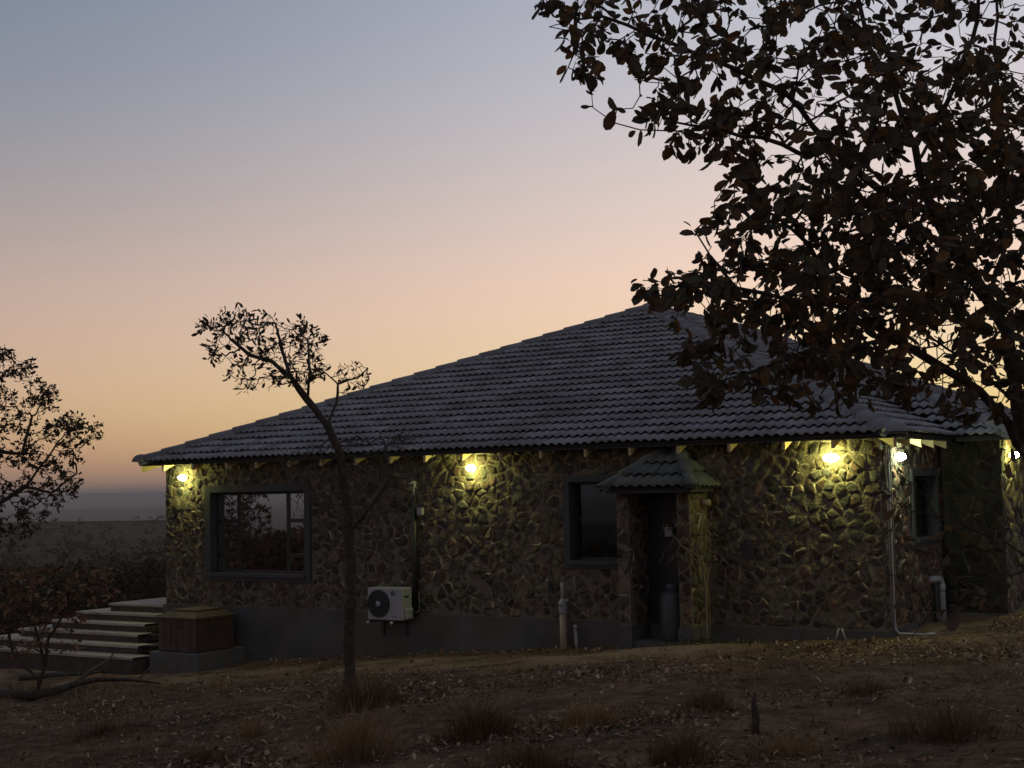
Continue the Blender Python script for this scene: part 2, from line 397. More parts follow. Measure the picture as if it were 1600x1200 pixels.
wall_with_holes(mb, .25, YW0, -.02, ZT, [SW], lambda m, a, b, c, d: m.box(L - .25, L, a, b, c, d))
mb.box(XW - .25, XW, YW0 + .25, YW1, -.3, ZT); mb.box(L, XW - .25, YW1 - .25, YW1, -.3, ZT)
mb.box(L - .25, L, YW1, D - .25, -.3, ZT); mb.box(0, L, D - .25, D, -.3, ZT); mb.box(0, .25, .25, D - .25, -.3, ZT)
wall = mb.build("wall", M['mortar'], house)
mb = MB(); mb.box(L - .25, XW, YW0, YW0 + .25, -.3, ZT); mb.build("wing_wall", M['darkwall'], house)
# plinth, floor slab and inner rooms
mb = MB(); mb.box(-.03, L + .03, -.055, .22, -1.6, .005); mb.box(L - .22, L + .035, .22, YW0 - .03, -1.2, -.005); mb.box(L - .2, XW + .03, YW0 - .05, YW0 + .2, -.6, .02); mb.box(XW - .22, XW + .04, YW0 + .2, YW1, -.6, .03)
mb.box(-.03, .2, .22, D, -1.6, .003); mb.build("plinth", M['plinth'], house)
mb = MB(); mb.box(.25, L - .25, .25, D - .25, -.3, -.02); mb.build("floor", M['inner'], house)
mb = MB(); mb.box(.25, L - .25, 4.4, 4.5, -.02, 2.6); mb.box(6.4, 6.5, .25, 4.4, -.02, 2.6); mb.box(11.6, 11.7, .25, 4.4, -.02, 2.6); mb.build("partition", M['inner'], house)
mb = MB(); mb.box(.25, L - .25, .25, 6, 2.62, 2.65); mb.build("ceiling", M['inner'], house)

# ---- stones
def clip(poly, nx, ny, c):
    out = []
    for i in range(len(poly)):
        p, q_ = poly[i], poly[(i + 1) % len(poly)]
        dp, dq = p[0] * nx + p[1] * ny - c, q_[0] * nx + q_[1] * ny - c
        if dp <= 0: out.append(p)
        if (dp < 0 < dq) or (dq < 0 < dp):
            t = dp / (dp - dq); out.append((p[0] + t * (q_[0] - p[0]), p[1] + t * (q_[1] - p[1])))
    return out
STONECOL = [(.115, .082, .055), (.10, .075, .052), (.125, .088, .058), (.09, .072, .055), (.13, .108, .075), (.09, .06, .046), (.115, .10, .072), (.065, .058, .052), (.15, .105, .07), (.12, .066, .046), (.10, .094, .085)]
def stone_cells(u0, u1, z0, z1, su, sz, holes, seed, jit=.5):
    R = random.Random(seed); nu = max(1, round((u1 - u0) / su)); nz = max(1, round((z1 - z0) / sz)); su = (u1 - u0) / nu; sz = (z1 - z0) / nz
    pts = {}
    for j in range(-1, nz + 1):
        for i in range(-2, nu + 2):
            pts[i, j] = (u0 + (i + .5 + (.5 if j % 2 else 0) + R.uniform(-jit, jit)) * su, z0 + (j + .5 + R.uniform(-jit, jit)) * sz)
    for key in [q_ for q_ in pts if R.random() < .34]: pts.pop(key)
    cells = []
    for (i, j), p in pts.items():
        if not (u0 < p[0] < u1 and z0 < p[1] < z1): continue
        if any(h[0] - .02 < p[0] < h[1] + .02 and h[2] - .02 < p[1] < h[3] + .02 for h in holes): continue
        poly = [(p[0] - 3 * su, p[1] - 3 * sz), (p[0] + 3 * su, p[1] - 3 * sz), (p[0] + 3 * su, p[1] + 3 * sz), (p[0] - 3 * su, p[1] + 3 * sz)]
        for dj in (-3, -2, -1, 0, 1, 2, 3):
            for di in (-4, -3, -2, -1, 0, 1, 2, 3, 4):
                q_ = pts.get((i + di, j + dj))
                if q_ is None or (di == 0 and dj == 0): continue
                nx, ny = (q_[0] - p[0]), (q_[1] - p[1])
                poly = clip(poly, nx, ny, (q_[0] ** 2 + q_[1] ** 2 - p[0] ** 2 - p[1] ** 2) / 2)
                if len(poly) < 3: break
            if len(poly) < 3: break
        for nx, ny, c in ((-1, 0, -u0), (1, 0, u1), (0, -1, -z0), (0, 1, z1)): poly = clip(poly, nx, ny, c)
        for h in holes:
            if len(poly) < 3: break
            if p[0] < h[0]: 
                if min(max(poly, key=lambda t: t[1])[1], h[3]) > max(min(poly, key=lambda t: t[1])[1], h[2]): poly = clip(poly, 1, 0, h[0])
            elif p[0] > h[1]:
                if min(max(poly, key=lambda t: t[1])[1], h[3]) > max(min(poly, key=lambda t: t[1])[1], h[2]): poly = clip(poly, -1, 0, -h[1])
            elif p[1] < h[2]: poly = clip(poly, 0, 1, h[2])
            else: poly = clip(poly, 0, -1, -h[3])
        if len(poly) >= 3: cells.append(poly)
    return cells
def stone_geo(poly, R, gap=.014, hmax=.06):
    P = np.array(poly); c = P.mean(0)
    # drop tiny edges, round the corners
    Q = []
    for i in range(len(P)):
        a, b = P[i], P[(i + 1) % len(P)]
        if np.linalg.norm(b - a) < .02: continue
        Q += [a * .86 + b * .14, a * .14 + b * .86]
    if len(Q) < 6: return None
    Q = np.array(Q); rad = np.linalg.norm(Q - c, axis=1).mean()
    if rad < .035: return None
    Q = c + (Q - c) * max(.5, 1 - gap / rad) * np.array([R.uniform(.88, 1.03) for _ in Q])[:, None]
    h = (R.uniform(.3, 1) if R.random() > .12 else -.1) * hmax
    tx, tz = R.uniform(-.25, .25), R.uniform(-.25, .25)
    n = len(Q); v = []
    ph = R.uniform(0, 6.28); rim = R.uniform(.2, 1.2)
    for k_, q_ in enumerate(Q):
        w = c + (q_ - c) * (1 + .9 * gap / rad); v.append((w[0], w[1], -.006 + rim * R.uniform(.2, 1) * .022 * max(0, .35 + math.sin(ph + 6.28 * k_ / n))))
    for q_ in Q:
        w = c + (q_ - c) * R.uniform(.80, .93); v.append((w[0], w[1], h * R.uniform(.75, .95) + (w[0] - c[0]) * tx + (w[1] - c[1]) * tz))
    for q_ in Q:
        w = c + (q_ - c) * .5; v.append((w[0], w[1], h * R.uniform(.9, 1.15) + (w[0] - c[0]) * tx + (w[1] - c[1]) * tz))
    f = [(k, (k + 1) % n, n + (k + 1) % n, n + k) for k in range(n)] + [(n + k, n + (k + 1) % n, 2 * n + (k + 1) % n, 2 * n + k) for k in range(n)] + [tuple(range(2 * n, 3 * n))]
    return v, f
def rim_cols(nr, k, R):
    ph = R.uniform(0, 6.28); out = []
    for i in range(nr):
        w = k * (.50 + 1.0 * max(0, math.sin(ph + 6.28 * i / nr)) ** 2) * R.uniform(.7, 1.3); out.append((.165 * w, .138 * w, .097 * w))
    return out
all_stones = []     # (distance to camera, verts in world, faces, colour)
def stones_on(cells, mapf, seed, gap=.010, hmax=.027, tintf=(1, 1, 1), flip=False):
    R = random.Random(seed)
    for poly in cells:
        gq = stone_geo(poly, R, gap, hmax)
        if gq is None: continue
        v, f = gq; vw = [mapf(*p) for p in v]
        # outward facing
        c = np.mean(vw, 0); nn = np.cross(np.array(vw[f[-1][1]]) - np.array(vw[f[-1][0]]), np.array(vw[f[-1][2]]) - np.array(vw[f[-1][0]]))
        out = np.array(mapf(0, 0, 1)) - np.array(mapf(0, 0, 0))
        if np.dot(nn, out) < 0: f = [t[::-1] for t in f]
        k = R.choice(STONECOL); s = R.uniform(.4, 1.1)
        nr = (len(f) - 1) // 2; sc_ = tuple(k[i] * s * tintf[i] for i in range(3)); rm = R.uniform(.7, 1.6)
        all_stones.append((np.linalg.norm(c - CAM), vw, f, rim_cols(nr, rm * min(1, tintf[0]), R) + [sc_] * (len(f) - nr), c))
tr_ = .13
holes_f = [(W1[0] - tr_, W1[1] + tr_, W1[2] - tr_, W1[3] + tr_), (W2[0] - .11, W2[1] + .11, W2[2] - .11, W2[3] + .11), (10.22, 11.5, -.1, 2.45)]
stones_on(stone_cells(.0, L, .02, 2.78, .118, .135, holes_f, 11), lambda u, z, d: (u, -d, z), 5)
stones_on(stone_cells(.03, YW0, .02, 2.78, .115, .21, [(SW[0] - .1, SW[1] + .1, SW[2] - .1, SW[3] + .1)], 21), lambda u, z, d: (L + d, u, z), 6, .010, .05, (1.35, .98, .8))
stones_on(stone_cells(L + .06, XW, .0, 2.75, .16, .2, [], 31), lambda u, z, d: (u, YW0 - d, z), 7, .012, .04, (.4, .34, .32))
stones_on(stone_cells(YW0, YW1, .0, 2.75, .2, .2, [], 41), lambda u, z, d: (XW + d, u, z), 8)
stones_on(stone_cells(0, 6, .02, 2.78, .25, .22, [], 51), lambda u, z, d: (-d, u, z), 9)
# stone cupboard side walls
PX0, PX1, PY, PW = 10.27, 11.47, -.65, .20
mb = MB(); mb.box(PX0, PX0 + PW, PY, -.0, .02, 2.08); mb.box(PX1 - PW, PX1, PY, -.0, .02, 2.08)
cup = mb.build("cupboard_wall", M['mortar'], house)
stones_on(stone_cells(PX0, PX0 + PW, .04, 2.07, .1, .17, [], 61), lambda u, z, d: (u, PY - d, z), 10, .008, .03)
stones_on(stone_cells(PX1 - PW, PX1, .04, 2.07, .1, .17, [], 62), lambda u, z, d: (u, PY - d, z), 11, .008, .03, (1.0, .8, .75))
stones_on(stone_cells(PY, -.02, .04, 2.07, .16, .19, [], 63), lambda u, z, d: (PX1 + d, u, z), 12, .01, .03, (1.15, 1.1, 1))
stones_on(stone_cells(PY, -.02, .04, 2.07, .16, .19, [], 64), lambda u, z, d: (PX0 + PW + d, u, z), 13, .01, .02)
all_stones.sort(key=lambda s: s[0] + (6 if s[4][1] > 2.9 else 0) + (4 if s[4][0] < 0.0 else 0))
rest = MB()
for i, (d_, vw, f, colr, c) in enumerate(all_stones):
    if i < 300:
        m1 = MB(); m1.add([np.array(p) - c for p in vw], f); m1.c = list(colr)
        o = bpy.data.objects.new("stone", m1.mesh("stone", M['stone'], True)); link(o, wall, Matrix.Translation(Vector(c)))
    else: rest.add(vw, f); rest.c[-len(f):] = colr
ro = rest.build("stonework", M['stone'], house, True); tag(ro, kind="stuff")

mb = MB(); mb.box(PX0 - .02, PX0 + PW + .02, PY - .03, -.055, -.5, .02); mb.box(PX1 - PW - .02, PX1 + .02, PY - .03, -.055, -.5, .02); mb.box(PX0 + PW + .02, PX1 - PW - .02, PY + .02, -.055, -.5, -.20)
mb.build("cupboard_plinth", M['plinth'], house)
mb = MB(); mb.box(PX0 + PW, PX1 - PW, -.03, 0.0, -.2, 2.05); mb.build("cupboard_back", M['black'], house)
mb = MB(); mb.tube([(PX1 - .05, -.28, 1.83), (PX1 + .17, -.28, 1.83)], .05, 12); mb.build("vent_pipe", M['beige'], house, True)
mb = MB(); mb.bbox(10.80, 10.92, -.12, -.03, 1.32, 1.46, .008); mb.build("socket", M['white'], house)

# ---- roof tiles
GA, TW, TL = .338, .30, .40
SL = math.sqrt(1 + T * T)
def tile_profile(u): return .020 * (1 - math.cos(2 * math.pi * u / .15)) + .004
NU = 12
def tile_geo(clipf=None, u0=0, v0=0):
    v = []; 
    for vv, lift in ((-.035, .062), (-.035 + TL, .004)):
        for k in range(NU + 1):
            u = TW * k / NU; 
            v.append([u, vv, lift + tile_profile(u)])
    for k in range(NU + 1):
        u = TW * k / NU; v.append([u, -.03, 0.062 + tile_profile(u) - .016])
    if clipf:
        for p in v:
            lo, hi = clipf(v0 + p[1]); p[0] = min(max(p[0] + u0, lo), hi) - u0
    n = NU + 1
    f = [(k, k + 1, n + k + 1, n + k) for k in range(NU)] + [(2 * n + k, 2 * n + k + 1, k + 1, k) for k in range(NU)]
    return v, f
tmesh = MB(); tv, tf = tile_geo(); tmesh.add(tv, tf)
TILE_ME = tmesh.mesh("tile", M['tile'], True)
TILE_ME2 = tmesh.mesh("tile", M['porch_tile'], True)
full_tiles = []; loose = MB()
def tile_face(O, U, Vd, length, nc, rng_, keep=None, sink=None, objs=None, seed=1):
    R = random.Random(seed); U = np.array(U, float); Vd = np.array(Vd, float); O = np.array(O, float); Nn = np.cross(U, Vd)
    for j in range(nc):
        v0 = j * GA
        for i in range(int(length / TW) + 2):
            jn = R.gauss(0, .003); jv = R.gauss(0, .004)
            u0 = (i - .5) * TW
            l0, h0 = rng_(v0 - .03); l1, h1 = rng_(v0 + TL)
            lo, hi = max(l0, l1), min(h0, h1)
            if u0 + TW <= min(l0, l1) + .02 or u0 >= max(h0, h1) - .02: continue
            org = O + U * u0 + Vd * v0
            if keep and not keep(org + U * .15): continue
            org = org + Nn * jn + Vd * jv; mtx = (org, U, Vd, Nn)
            if u0 >= lo and u0 + TW <= hi: objs.append((np.linalg.norm(org - CAM), mtx))
            else:
                v, f = tile_geo(rng_, u0, v0); c = R.uniform(.85, 1.15)
                sink.add([org + U * p[0] + Vd * p[1] + Nn * p[2] for p in v], f, (c, c, c))
VF = np.array([0, 1, T]) / SL; VR = np.array([-1, 0, T]) / SL; VL = np.array([1, 0, T]) / SL; VB = np.array([0, -1, T]) / SL
WID = L + 2 * OH; HALF = WID / 2; NC = int(HALF * SL / GA) + 1
LEN = D + 2 * OH
# front face (triangle), right face (trapezoid), left face, back
tile_face((-OH, -OH, EZ), (1, 0, 0), VF, WID, NC, lambda v: (v / SL, WID - v / SL), None, loose, full_tiles, 1)
# wing: eaves at x=XE, y=YE; ridge half width WH
XE, YE0, YE1 = XW + OH, YW0 - OH, YW1 + OH; WH = (YE1 - YE0) / 2; YC = (YE0 + YE1) / 2
def main_right_keep(p):   # main right face, cut where the wing roof stands over it
    zr = EZ + T * (L + OH - p[0]); zw = EZ + T * min(p[1] - YE0, YE1 - p[1], XE - p[0])
    return not (YE0 < p[1] < YE1 and zw > zr + .02)
tile_face((L + OH, -OH, EZ), (0, 1, 0), VR, LEN, NC, lambda v: (v / SL, LEN - v / SL), main_right_keep, loose, full_tiles, 2)
tile_face((-OH, D + OH, EZ), (0, -1, 0), VL, LEN, NC, lambda v: (v / SL, LEN - v / SL), None, loose, full_tiles, 3)
tile_face((L + OH, D + OH, EZ), (-1, 0, 0), VB, WID, NC, lambda v: (v / SL, WID - v / SL), None, loose, full_tiles, 4)
NCW = int(WH * SL / GA) + 1
def wing_keep(p): return p[2] > EZ + T * (L + OH - p[0]) - .05
tile_face((8.0, YE0, EZ), (1, 0, 0), VF, XE - 8.0, NCW, lambda v: (0, XE - 8.0 - v / SL), wing_keep, loose, full_tiles, 5)
tile_face((XE, YE0, EZ), (0, 1, 0), VR, YE1 - YE0, NCW, lambda v: (v / SL, YE1 - YE0 - v / SL), None, loose, full_tiles, 6)
tile_face((XE, YE1, EZ), (-1, 0, 0), VB, XE - 8.0, NCW, lambda v: (v / SL, XE - 8.0), wing_keep, loose, full_tiles, 7)
# roof deck under the tiles
mb = MB(); pk0 = (L / 2, -OH + HALF, EZ + T * HALF - .02); pk1 = (L / 2, D + OH - HALF, EZ + T * HALF - .02)
e = [(-OH, -OH, EZ - .01), (L + OH, -OH, EZ - .01), (L + OH, D + OH, EZ - .01), (-OH, D + OH, EZ - .01)]
mb.add([*e, pk0, pk1], [(0, 1, 4), (1, 2, 5, 4), (2, 3, 5), (3, 0, 4, 5)])
wr0 = (XE - WH, YC, EZ + T * WH - .02)
mb.add([(8, YE0, EZ - .01), (XE, YE0, EZ - .01), (XE, YE1, EZ - .01), (8, YE1, EZ - .01), wr0, (8, YC, EZ + T * WH - .02)], [(0, 1, 4, 5), (1, 2, 4), (2, 3, 5, 4)])
# fascia-free eave batten
mb.box(-OH + .02, L + OH - .02, -OH + .03, -OH + .06, EZ - .05, EZ + .02); mb.box(L + OH - .06, L + OH - .03, -OH + .06, YE0, EZ - .05, EZ + .02)
mb.box(L + OH, XE - .03, YE0 + .03, YE0 + .06, EZ - .05, EZ + .02)
roof = mb.build("roof", M['deck'], house)
# stone cupboard roof: a little two-course hip roof
QX0, QX1, QY, QZ = 10.16, 11.64, -.90, 2.05
def porch_face(obj, loose_):
    run = .92; PT = .62; ps = math.sqrt(1 + PT * PT); w = QX1 - QX0; ins = .62
    k = ins / (run * ps)
    tile_face((QX0, QY, QZ), (1, 0, 0), np.array([0, 1, PT]) / ps, w, 3, lambda v: (max(0, v) * k, w - max(0, v) * k), lambda p: p[2] < QZ + run * PT - .1, loose_, obj, 71)
    rs = math.sqrt(ins * ins + (run * PT) ** 2); vr = np.array([-ins, 0, run * PT]) / rs; vl = np.array([ins, 0, run * PT]) / rs
    tile_face((QX1, QY, QZ), (0, 1, 0), vr, .92, 3, lambda v: (max(0, v) * run / rs, .92), lambda p: p[2] < QZ + run * PT - .1, loose_, obj, 72)
    tile_face((QX0, 0, QZ), (0, -1, 0), vl, .92, 3, lambda v: (0, .92 - max(0, v) * run / rs), lambda p: p[2] < QZ + run * PT - .1, loose_, obj, 73)
    m2 = MB(); m2.add([(QX0, QY, QZ - .01), (QX1, QY, QZ - .01), (QX1, 0, QZ - .01), (QX0, 0, QZ - .01), (QX0 + ins, 0, QZ + run * PT - .02), (QX1 - ins, 0, QZ + run * PT - .02)],
                  [(0, 1, 5, 4), (1, 2, 5), (3, 0, 4), (0, 3, 2, 1)])
    m2.box(QX0 + .04, QX1 - .04, QY + .03, QY + .07, QZ - .06, QZ - .012); m2.box(QX1 - .08, QX1 - .04, QY + .07, -.06, QZ - .06, QZ - .012)
    return m2.build("cupboard_roof", M['deck'], house)
pt = []; ploose = MB(); proof = porch_face(pt, ploose)
def place_tile(me_, mtx, parent):
    o = bpy.data.objects.new("tile", me_); org, U, Vd, Nn = mtx
    link(o, parent, Matrix(((U[0], Vd[0], Nn[0], org[0]), (U[1], Vd[1], Nn[1], org[1]), (U[2], Vd[2], Nn[2], org[2]), (0, 0, 0, 1)))); return o
for d_, mtx in pt: place_tile(TILE_ME2, mtx, proof)
po = ploose.build("cupboard_tiling", M['porch_tile'], proof, True); tag(po, kind="stuff")
# hip and verge mortar ridges of the little roof
def cap_run(a, b, n, wid, hgt, name, parent, material, lift=.03, stagger=.022):
    a = np.array(a, float); b = np.array(b, float); t = (b - a) / np.linalg.norm(b - a); ln_ = np.linalg.norm(b - a) / n
    side = np.cross(t, np.array([0, 0, 1.])); side /= np.linalg.norm(side); up = np.cross(side, t)
    for i in range(n):
        m3 = MB(); v = []; s0 = .0; s1 = ln_ * 1.12
        for (s, lf, sc) in ((s0, lift + stagger, 1.0), (s1, lift, .93)):
            for k in range(9):
                th = math.pi * k / 8; x = -math.cos(th) * wid * sc; h = math.sin(th) ** .8 * hgt * sc + lf - (.09 if k in (0, 8) else 0)
                v.append(side * x + up * h + t * s)
        for k in range(9):
            th = math.pi * k / 8; v.append(side * (-math.cos(th) * wid * .8) + up * (math.sin(th) ** .8 * hgt * .8 + lift - .02) + t * s0)
        f = [(k, k + 1, 9 + k + 1, 9 + k)[::-1] for k in range(8)] + [(18 + k, 18 + k + 1, k + 1, k)[::-1] for k in range(8)] + [tuple(range(18, 27))]
        c = random.uniform(.85, 1.15); m3.add(v, f, (c, c, c))
        o = bpy.data.objects.new(name, m3.mesh(name, material, True)); link(o, parent, Matrix.Translation(Vector(a + t * ln_ * i)))
cap_run((QX1, QY, QZ), (QX1 - .62, -.02, QZ + .92 * .62), 3, .085, .05, "hip_tile", proof, M['porch_tile'])
cap_run((QX0, QY, QZ), (QX0 + .62, -.02, QZ + .92 * .62), 3, .085, .05, "hip_tile", proof, M['porch_tile'])
# main roof: the 280 tiles that show largest are objects, the rest one part
full_tiles.sort(key=lambda s: s[0] + (5 if s[1][1][0] < .5 else 0))
R9 = random.Random(9)
nobj = 296 - len(pt)
for i, (d_, mtx) in enumerate(full_tiles):
    if i < nobj: place_tile(TILE_ME, mtx, roof)
    else:
        org, U, Vd, Nn = mtx; c = R9.uniform(.85, 1.15); org = org + Nn * R9.uniform(-.003, .003)
        loose.add([org + U * p[0] + Vd * p[1] + Nn * p[2] for p in tv], tf, (c, c, c))
lo = loose.build("tiling", M['tile'], roof, True); tag(lo, kind="stuff")
E0 = EZ - .01
cap_run((-OH, -OH, E0), pk0, 23, .17, .11, "hip_tile", roof, M['hip'])
cap_run((L + OH, -OH, E0), pk0, 23, .17, .11, "hip_tile", roof, M['hip'])
cap_run(pk0, pk1, 14, .17, .11, "ridge_tile", roof, M['hip'])
cap_run((L + OH, D + OH, E0), pk1, 23, .17, .11, "hip_tile", roof, M['hip'])
cap_run((XE, YE0, E0), wr0, 7, .17, .11, "hip_tile", roof, M['hip'])
cap_run(wr0, (9.6, YC, EZ + T * WH - .02), 8, .17, .11, "ridge_tile", roof, M['hip'])
# rounded mortar plugs closing the hips at the eaves
for (hx, hy, sgn) in ((L + OH, -OH, 1), (-OH, -OH, -1), (XE, YE0, 1)):
    m3 = MB(); c0 = np.array((hx - sgn * .03, hy + .03, EZ + .035)); vs3 = []; nseg = 10
    for j in range(6):
        ph = math.pi / 2 * j / 5
        for k in range(nseg):
            th = 2 * math.pi * k / nseg; vs3.append(c0 + np.array([.185 * math.cos(ph) * math.cos(th), .185 * math.cos(ph) * math.sin(th), .15 * math.sin(ph)]))
    f3 = [(j * nseg + k, j * nseg + (k + 1) % nseg, (j + 1) * nseg + (k + 1) % nseg, (j + 1) * nseg + k) for j in range(5) for k in range(nseg)]
    m3.add(vs3, f3); m3.build("hip_end", M['hip'], roof, True)
# rafter tails
def rafter(x, y0, y1, axis):
    m3 = MB(); w = .024; h = .145
    zt = lambda d: EZ - .035 + T * d           # top, d = distance in from the eave line
    pts_ = [(.035, zt(.035)), (OH + .02, zt(OH + .02)), (OH + .02, zt(OH + .02) - h), (.035 + .0, zt(.035) - h)]
    v = []
    for s in (-w, w):
        for d, z in pts_:
            v.append((x + s, -OH + d, z) if axis == 'f' else (L + OH - d, x + s, z))
    m3.add(v, [(0, 1, 2, 3), (7, 6, 5, 4), (0, 4, 5, 1), (1, 5, 6, 2), (2, 6, 7, 3), (3, 7, 4, 0)]); return m3.build("rafter", M['rafter'], house)
for x in (.26, 1.06, 1.92, 2.66, 3.45, 4.2, 4.98, 5.74, 6.47, 7.22, 7.98, 8.75, 9.57, 10.35, 11.16, 11.99, 12.83, 13.56): rafter(x, 0, 0, 'f')
for y in (.35, .95, 1.6, 2.3): rafter(y, 0, 0, 's')
for sgn, X0 in ((1, L), (-1, 0)):
    m3 = MB(); a = np.array((X0 + sgn * (OH - .04), -OH + .04, EZ - .03)); b = np.array((X0, 0, EZ - .03 + T * OH)); w = np.array((sgn, 1, 0)) * .018
    v = [a - w, a + w, b + w, b - w]; v = v + [p - np.array((0, 0, .15)) for p in v]
    m3.add(v, [(0, 1, 2, 3), (7, 6, 5, 4), (0, 4, 5, 1), (1, 5, 6, 2), (2, 6, 7, 3), (3, 7, 4, 0)]); m3.build("rafter", M['rafter'], house)

# ---- windows
def ring(mb, u0, u1, z0, z1, w, d0, d1, mp):
    for a, b, c, d in ((u0 - w, u1 + w, z1, z1 + w), (u0 - w, u1 + w, z0 - w, z0), (u0 - w, u0, z0, z1), (u1, u1 + w, z0, z1)): mp(mb, a, b, c, d, d0, d1)
fm = lambda m, a, b, c, d, d0, d1: m.box(a, b, d0, d1, c, d)
sm = lambda m, a, b, c, d, d0, d1: m.box(L - d1, L - d0, a, b, c, d)
def window(op, bars, trimw, mp, panes, fw=.05, glass='glass'):
    u0, u1, z0, z1 = op
    fr_ = MB(); ring(fr_, u0 + fw, u1 - fw, z0 + fw, z1 - fw, fw, .12, .17, mp)
    for a, b, c, d in bars: mp(fr_, a, b, c, d, .122, .168)
    win = fr_.build("window", M['frame'], house)
    t_ = MB(); ring(t_, u0, u1, z0, z1, trimw, -.055, .002, mp)
    # reveal lining
    for a, b, c, d in ((u0 - .004, u0 + .012, z0, z1), (u1 - .012, u1 + .004, z0, z1), (u0, u1, z1 - .012, z1 + .004)): mp(t_, a, b, c, d, .003, .119)
    t_.build("surround", M['trim'], win)
    s_ = MB(); mp(s_, u0 - .02, u1 + .02, z0 - .055, z0 + .012, -.10, .118); s_.build("sill", M['trim'], win)
    for a, b, c, d in panes:
        p_ = MB(); mp(p_, a, b, c, d, .141, .147); p_.build("pane", M[glass], win)
    return win
a0, a1, b0, b1 = W1
m1, m2_ = 1.80, 3.03
zb1, zb2 = .96, 1.60
bars = [(m1 - .035, m1 + .035, b0 + .05, b1 - .05), (m2_ - .035, m2_ + .035, b0 + .05, b1 - .05)]
panes = [(m1 + .035, m2_ - .035, b0 + .05, b1 - .05)]
for x0, x1 in ((a0 + .05, m1 - .035), (m2_ + .035, a1 - .05)):
    for z in (zb1, zb2): bars.append((x0, x1, z - .035, z + .035))
    for z0, z1 in ((b0 + .05, zb1 - .035), (zb1 + .035, zb2 - .035), (zb2 + .035, b1 - .05)): panes.append((x0, x1, z0, z1))
window(W1, bars, tr_, fm, panes, glass='mirror')
a0, a1, b0, b1 = W2; zm = 1.60
window(W2, [(a0 + .05, a1 - .05, zm - .02, zm + .02)], .11, fm, [(a0 + .05, a1 - .05, b0 + .05, zm - .02), (a0 + .05, a1 - .05, zm + .02, b1 - .05)])
a0, a1, b0, b1 = SW
window(SW, [], .10, sm, [(a0 + .05, a1 - .05, b0 + .05, b1 - .05)])

# ------------------------------------------------------------------ wall lamps
def wall_lamp(pos, axis, label, wide=.085, tall=.056, glow_='lamp'):
    t = empty("wall_lamp", pos); tag(t, label, "lamp", "bulkhead lamps on the stone walls")
    def dome(sc, d0, d1, rings_=5):
        m3 = MB(); v = []; n = 20
        for j in range(rings_ + 1):
            ph = math.pi / 2 * j / rings_ * .97
            for k in range(n):
                th = 2 * math.pi * k / n; u = wide * sc * math.cos(th) * math.cos(ph); z = tall * sc * math.sin(th) * math.cos(ph); d = d0 + (d1 - d0) * math.sin(ph)
                v.append((pos[0] + u, pos[1] - d, pos[2] + z) if axis == 'f' else (pos[0] + d, pos[1] + u, pos[2] + z))
        f = [(j * n + k, j * n + (k + 1) % n, (j + 1) * n + (k + 1) % n, (j + 1) * n + k) for j in range(rings_) for k in range(n)] + [tuple(range(rings_ * n, rings_ * n + n))]
        if axis != 'f': f = [q_[::-1] for q_ in f]
        return m3.add(v, [q_[::-1] for q_ in f] if axis == 'f' else f)
    b3 = MB(); n = 20; v = []
    for d in (0.0, .055):
        for k in range(n):
            th = 2 * math.pi * k / n; u, z = wide * .8 * math.cos(th), tall * .8 * math.sin(th); v.append((pos[0] + u, pos[1] - d, pos[2] + z) if axis == 'f' else (pos[0] + d, pos[1] + u, pos[2] + z))
    b3.add(v, [(k, (k + 1) % n, n + (k + 1) % n, n + k) for k in range(n)] + [tuple(range(n, 2 * n))]); b3.build("base", M['paint_white'], t)
    dome(1.0, .045, .145).build("diffuser", M[glow_], t, True)
    return t
wall_lamp((.57, -.055, 2.44), 'f', "lit oval wall lamp beside the big window at the steps end")
wall_lamp((7.27, -.055, 2.45), 'f', "lit oval wall lamp between the black pipe and the single window")
wall_lamp((13.45, -.055, 2.44), 'f', "lit oval wall lamp on the long wall near the white downpipe corner", .115, .06)
wall_lamp((L + .04, .62, 2.44), 's', "lit wall lamp above the small side window, round the corner", .08, .06, 'lamp_cool')
wall_lamp((XW + .04, 3.45, 2.46), 's', "lit wall lamp on the far side wall behind the leafy tree")

# ------------------------------------------------------------------ air conditioner
ac = empty("air_conditioner", (5.66, -.27, -.09)); tag(ac, "white air conditioner outdoor unit with round dark fan on the stone wall", "air conditioner")
AX0, AX1, AY0, AY1, AZ0, AZ1 = 5.29, 6.03, -.42, -.14, -.08, .465
m3 = MB(); m3.bbox(AX0, AX1, AY0, AY1, AZ0, AZ1, .014); body = m3.build("body", M['white'], ac)
fc = (5.535, AY0, .195); FR = .235
m3 = MB(); m3.lathe((fc[0], AY0 - .012, fc[2]), [(FR, .014), (FR, .0), (FR - .012, -.0), (FR - .014, .010), (.02, .010)], 40, 1); m3.build("fan_recess", M['grill'], ac)
gr = MB()
for k in range(9):
    rr_ = .05 + k * .021; pts_ = [(fc[0] + rr_ * math.cos(t), AY0 - .02, fc[2] + rr_ * math.sin(t)) for t in np.linspace(0, 2 * math.pi, 33)]; gr.tube(pts_, .0022, 4, cap=False)
for k in range(24):
    t = 2 * math.pi * k / 24; gr.tube([(fc[0] + .05 * math.cos(t), AY0 - .021, fc[2] + .05 * math.sin(t)), (fc[0] + FR * math.cos(t + .25), AY0 - .016, fc[2] + FR * math.sin(t + .25))], .002, 4, cap=False)
gr.build("fan_guard", M['grill'], ac)
m3 = MB(); m3.lathe((fc[0], AY0 - .012, fc[2]), [(.046, .01), (.052, -.008), (.045, -.016), (.01, -.019)], 24, 1); m3.build("fan_hub", M['white'], ac, True)
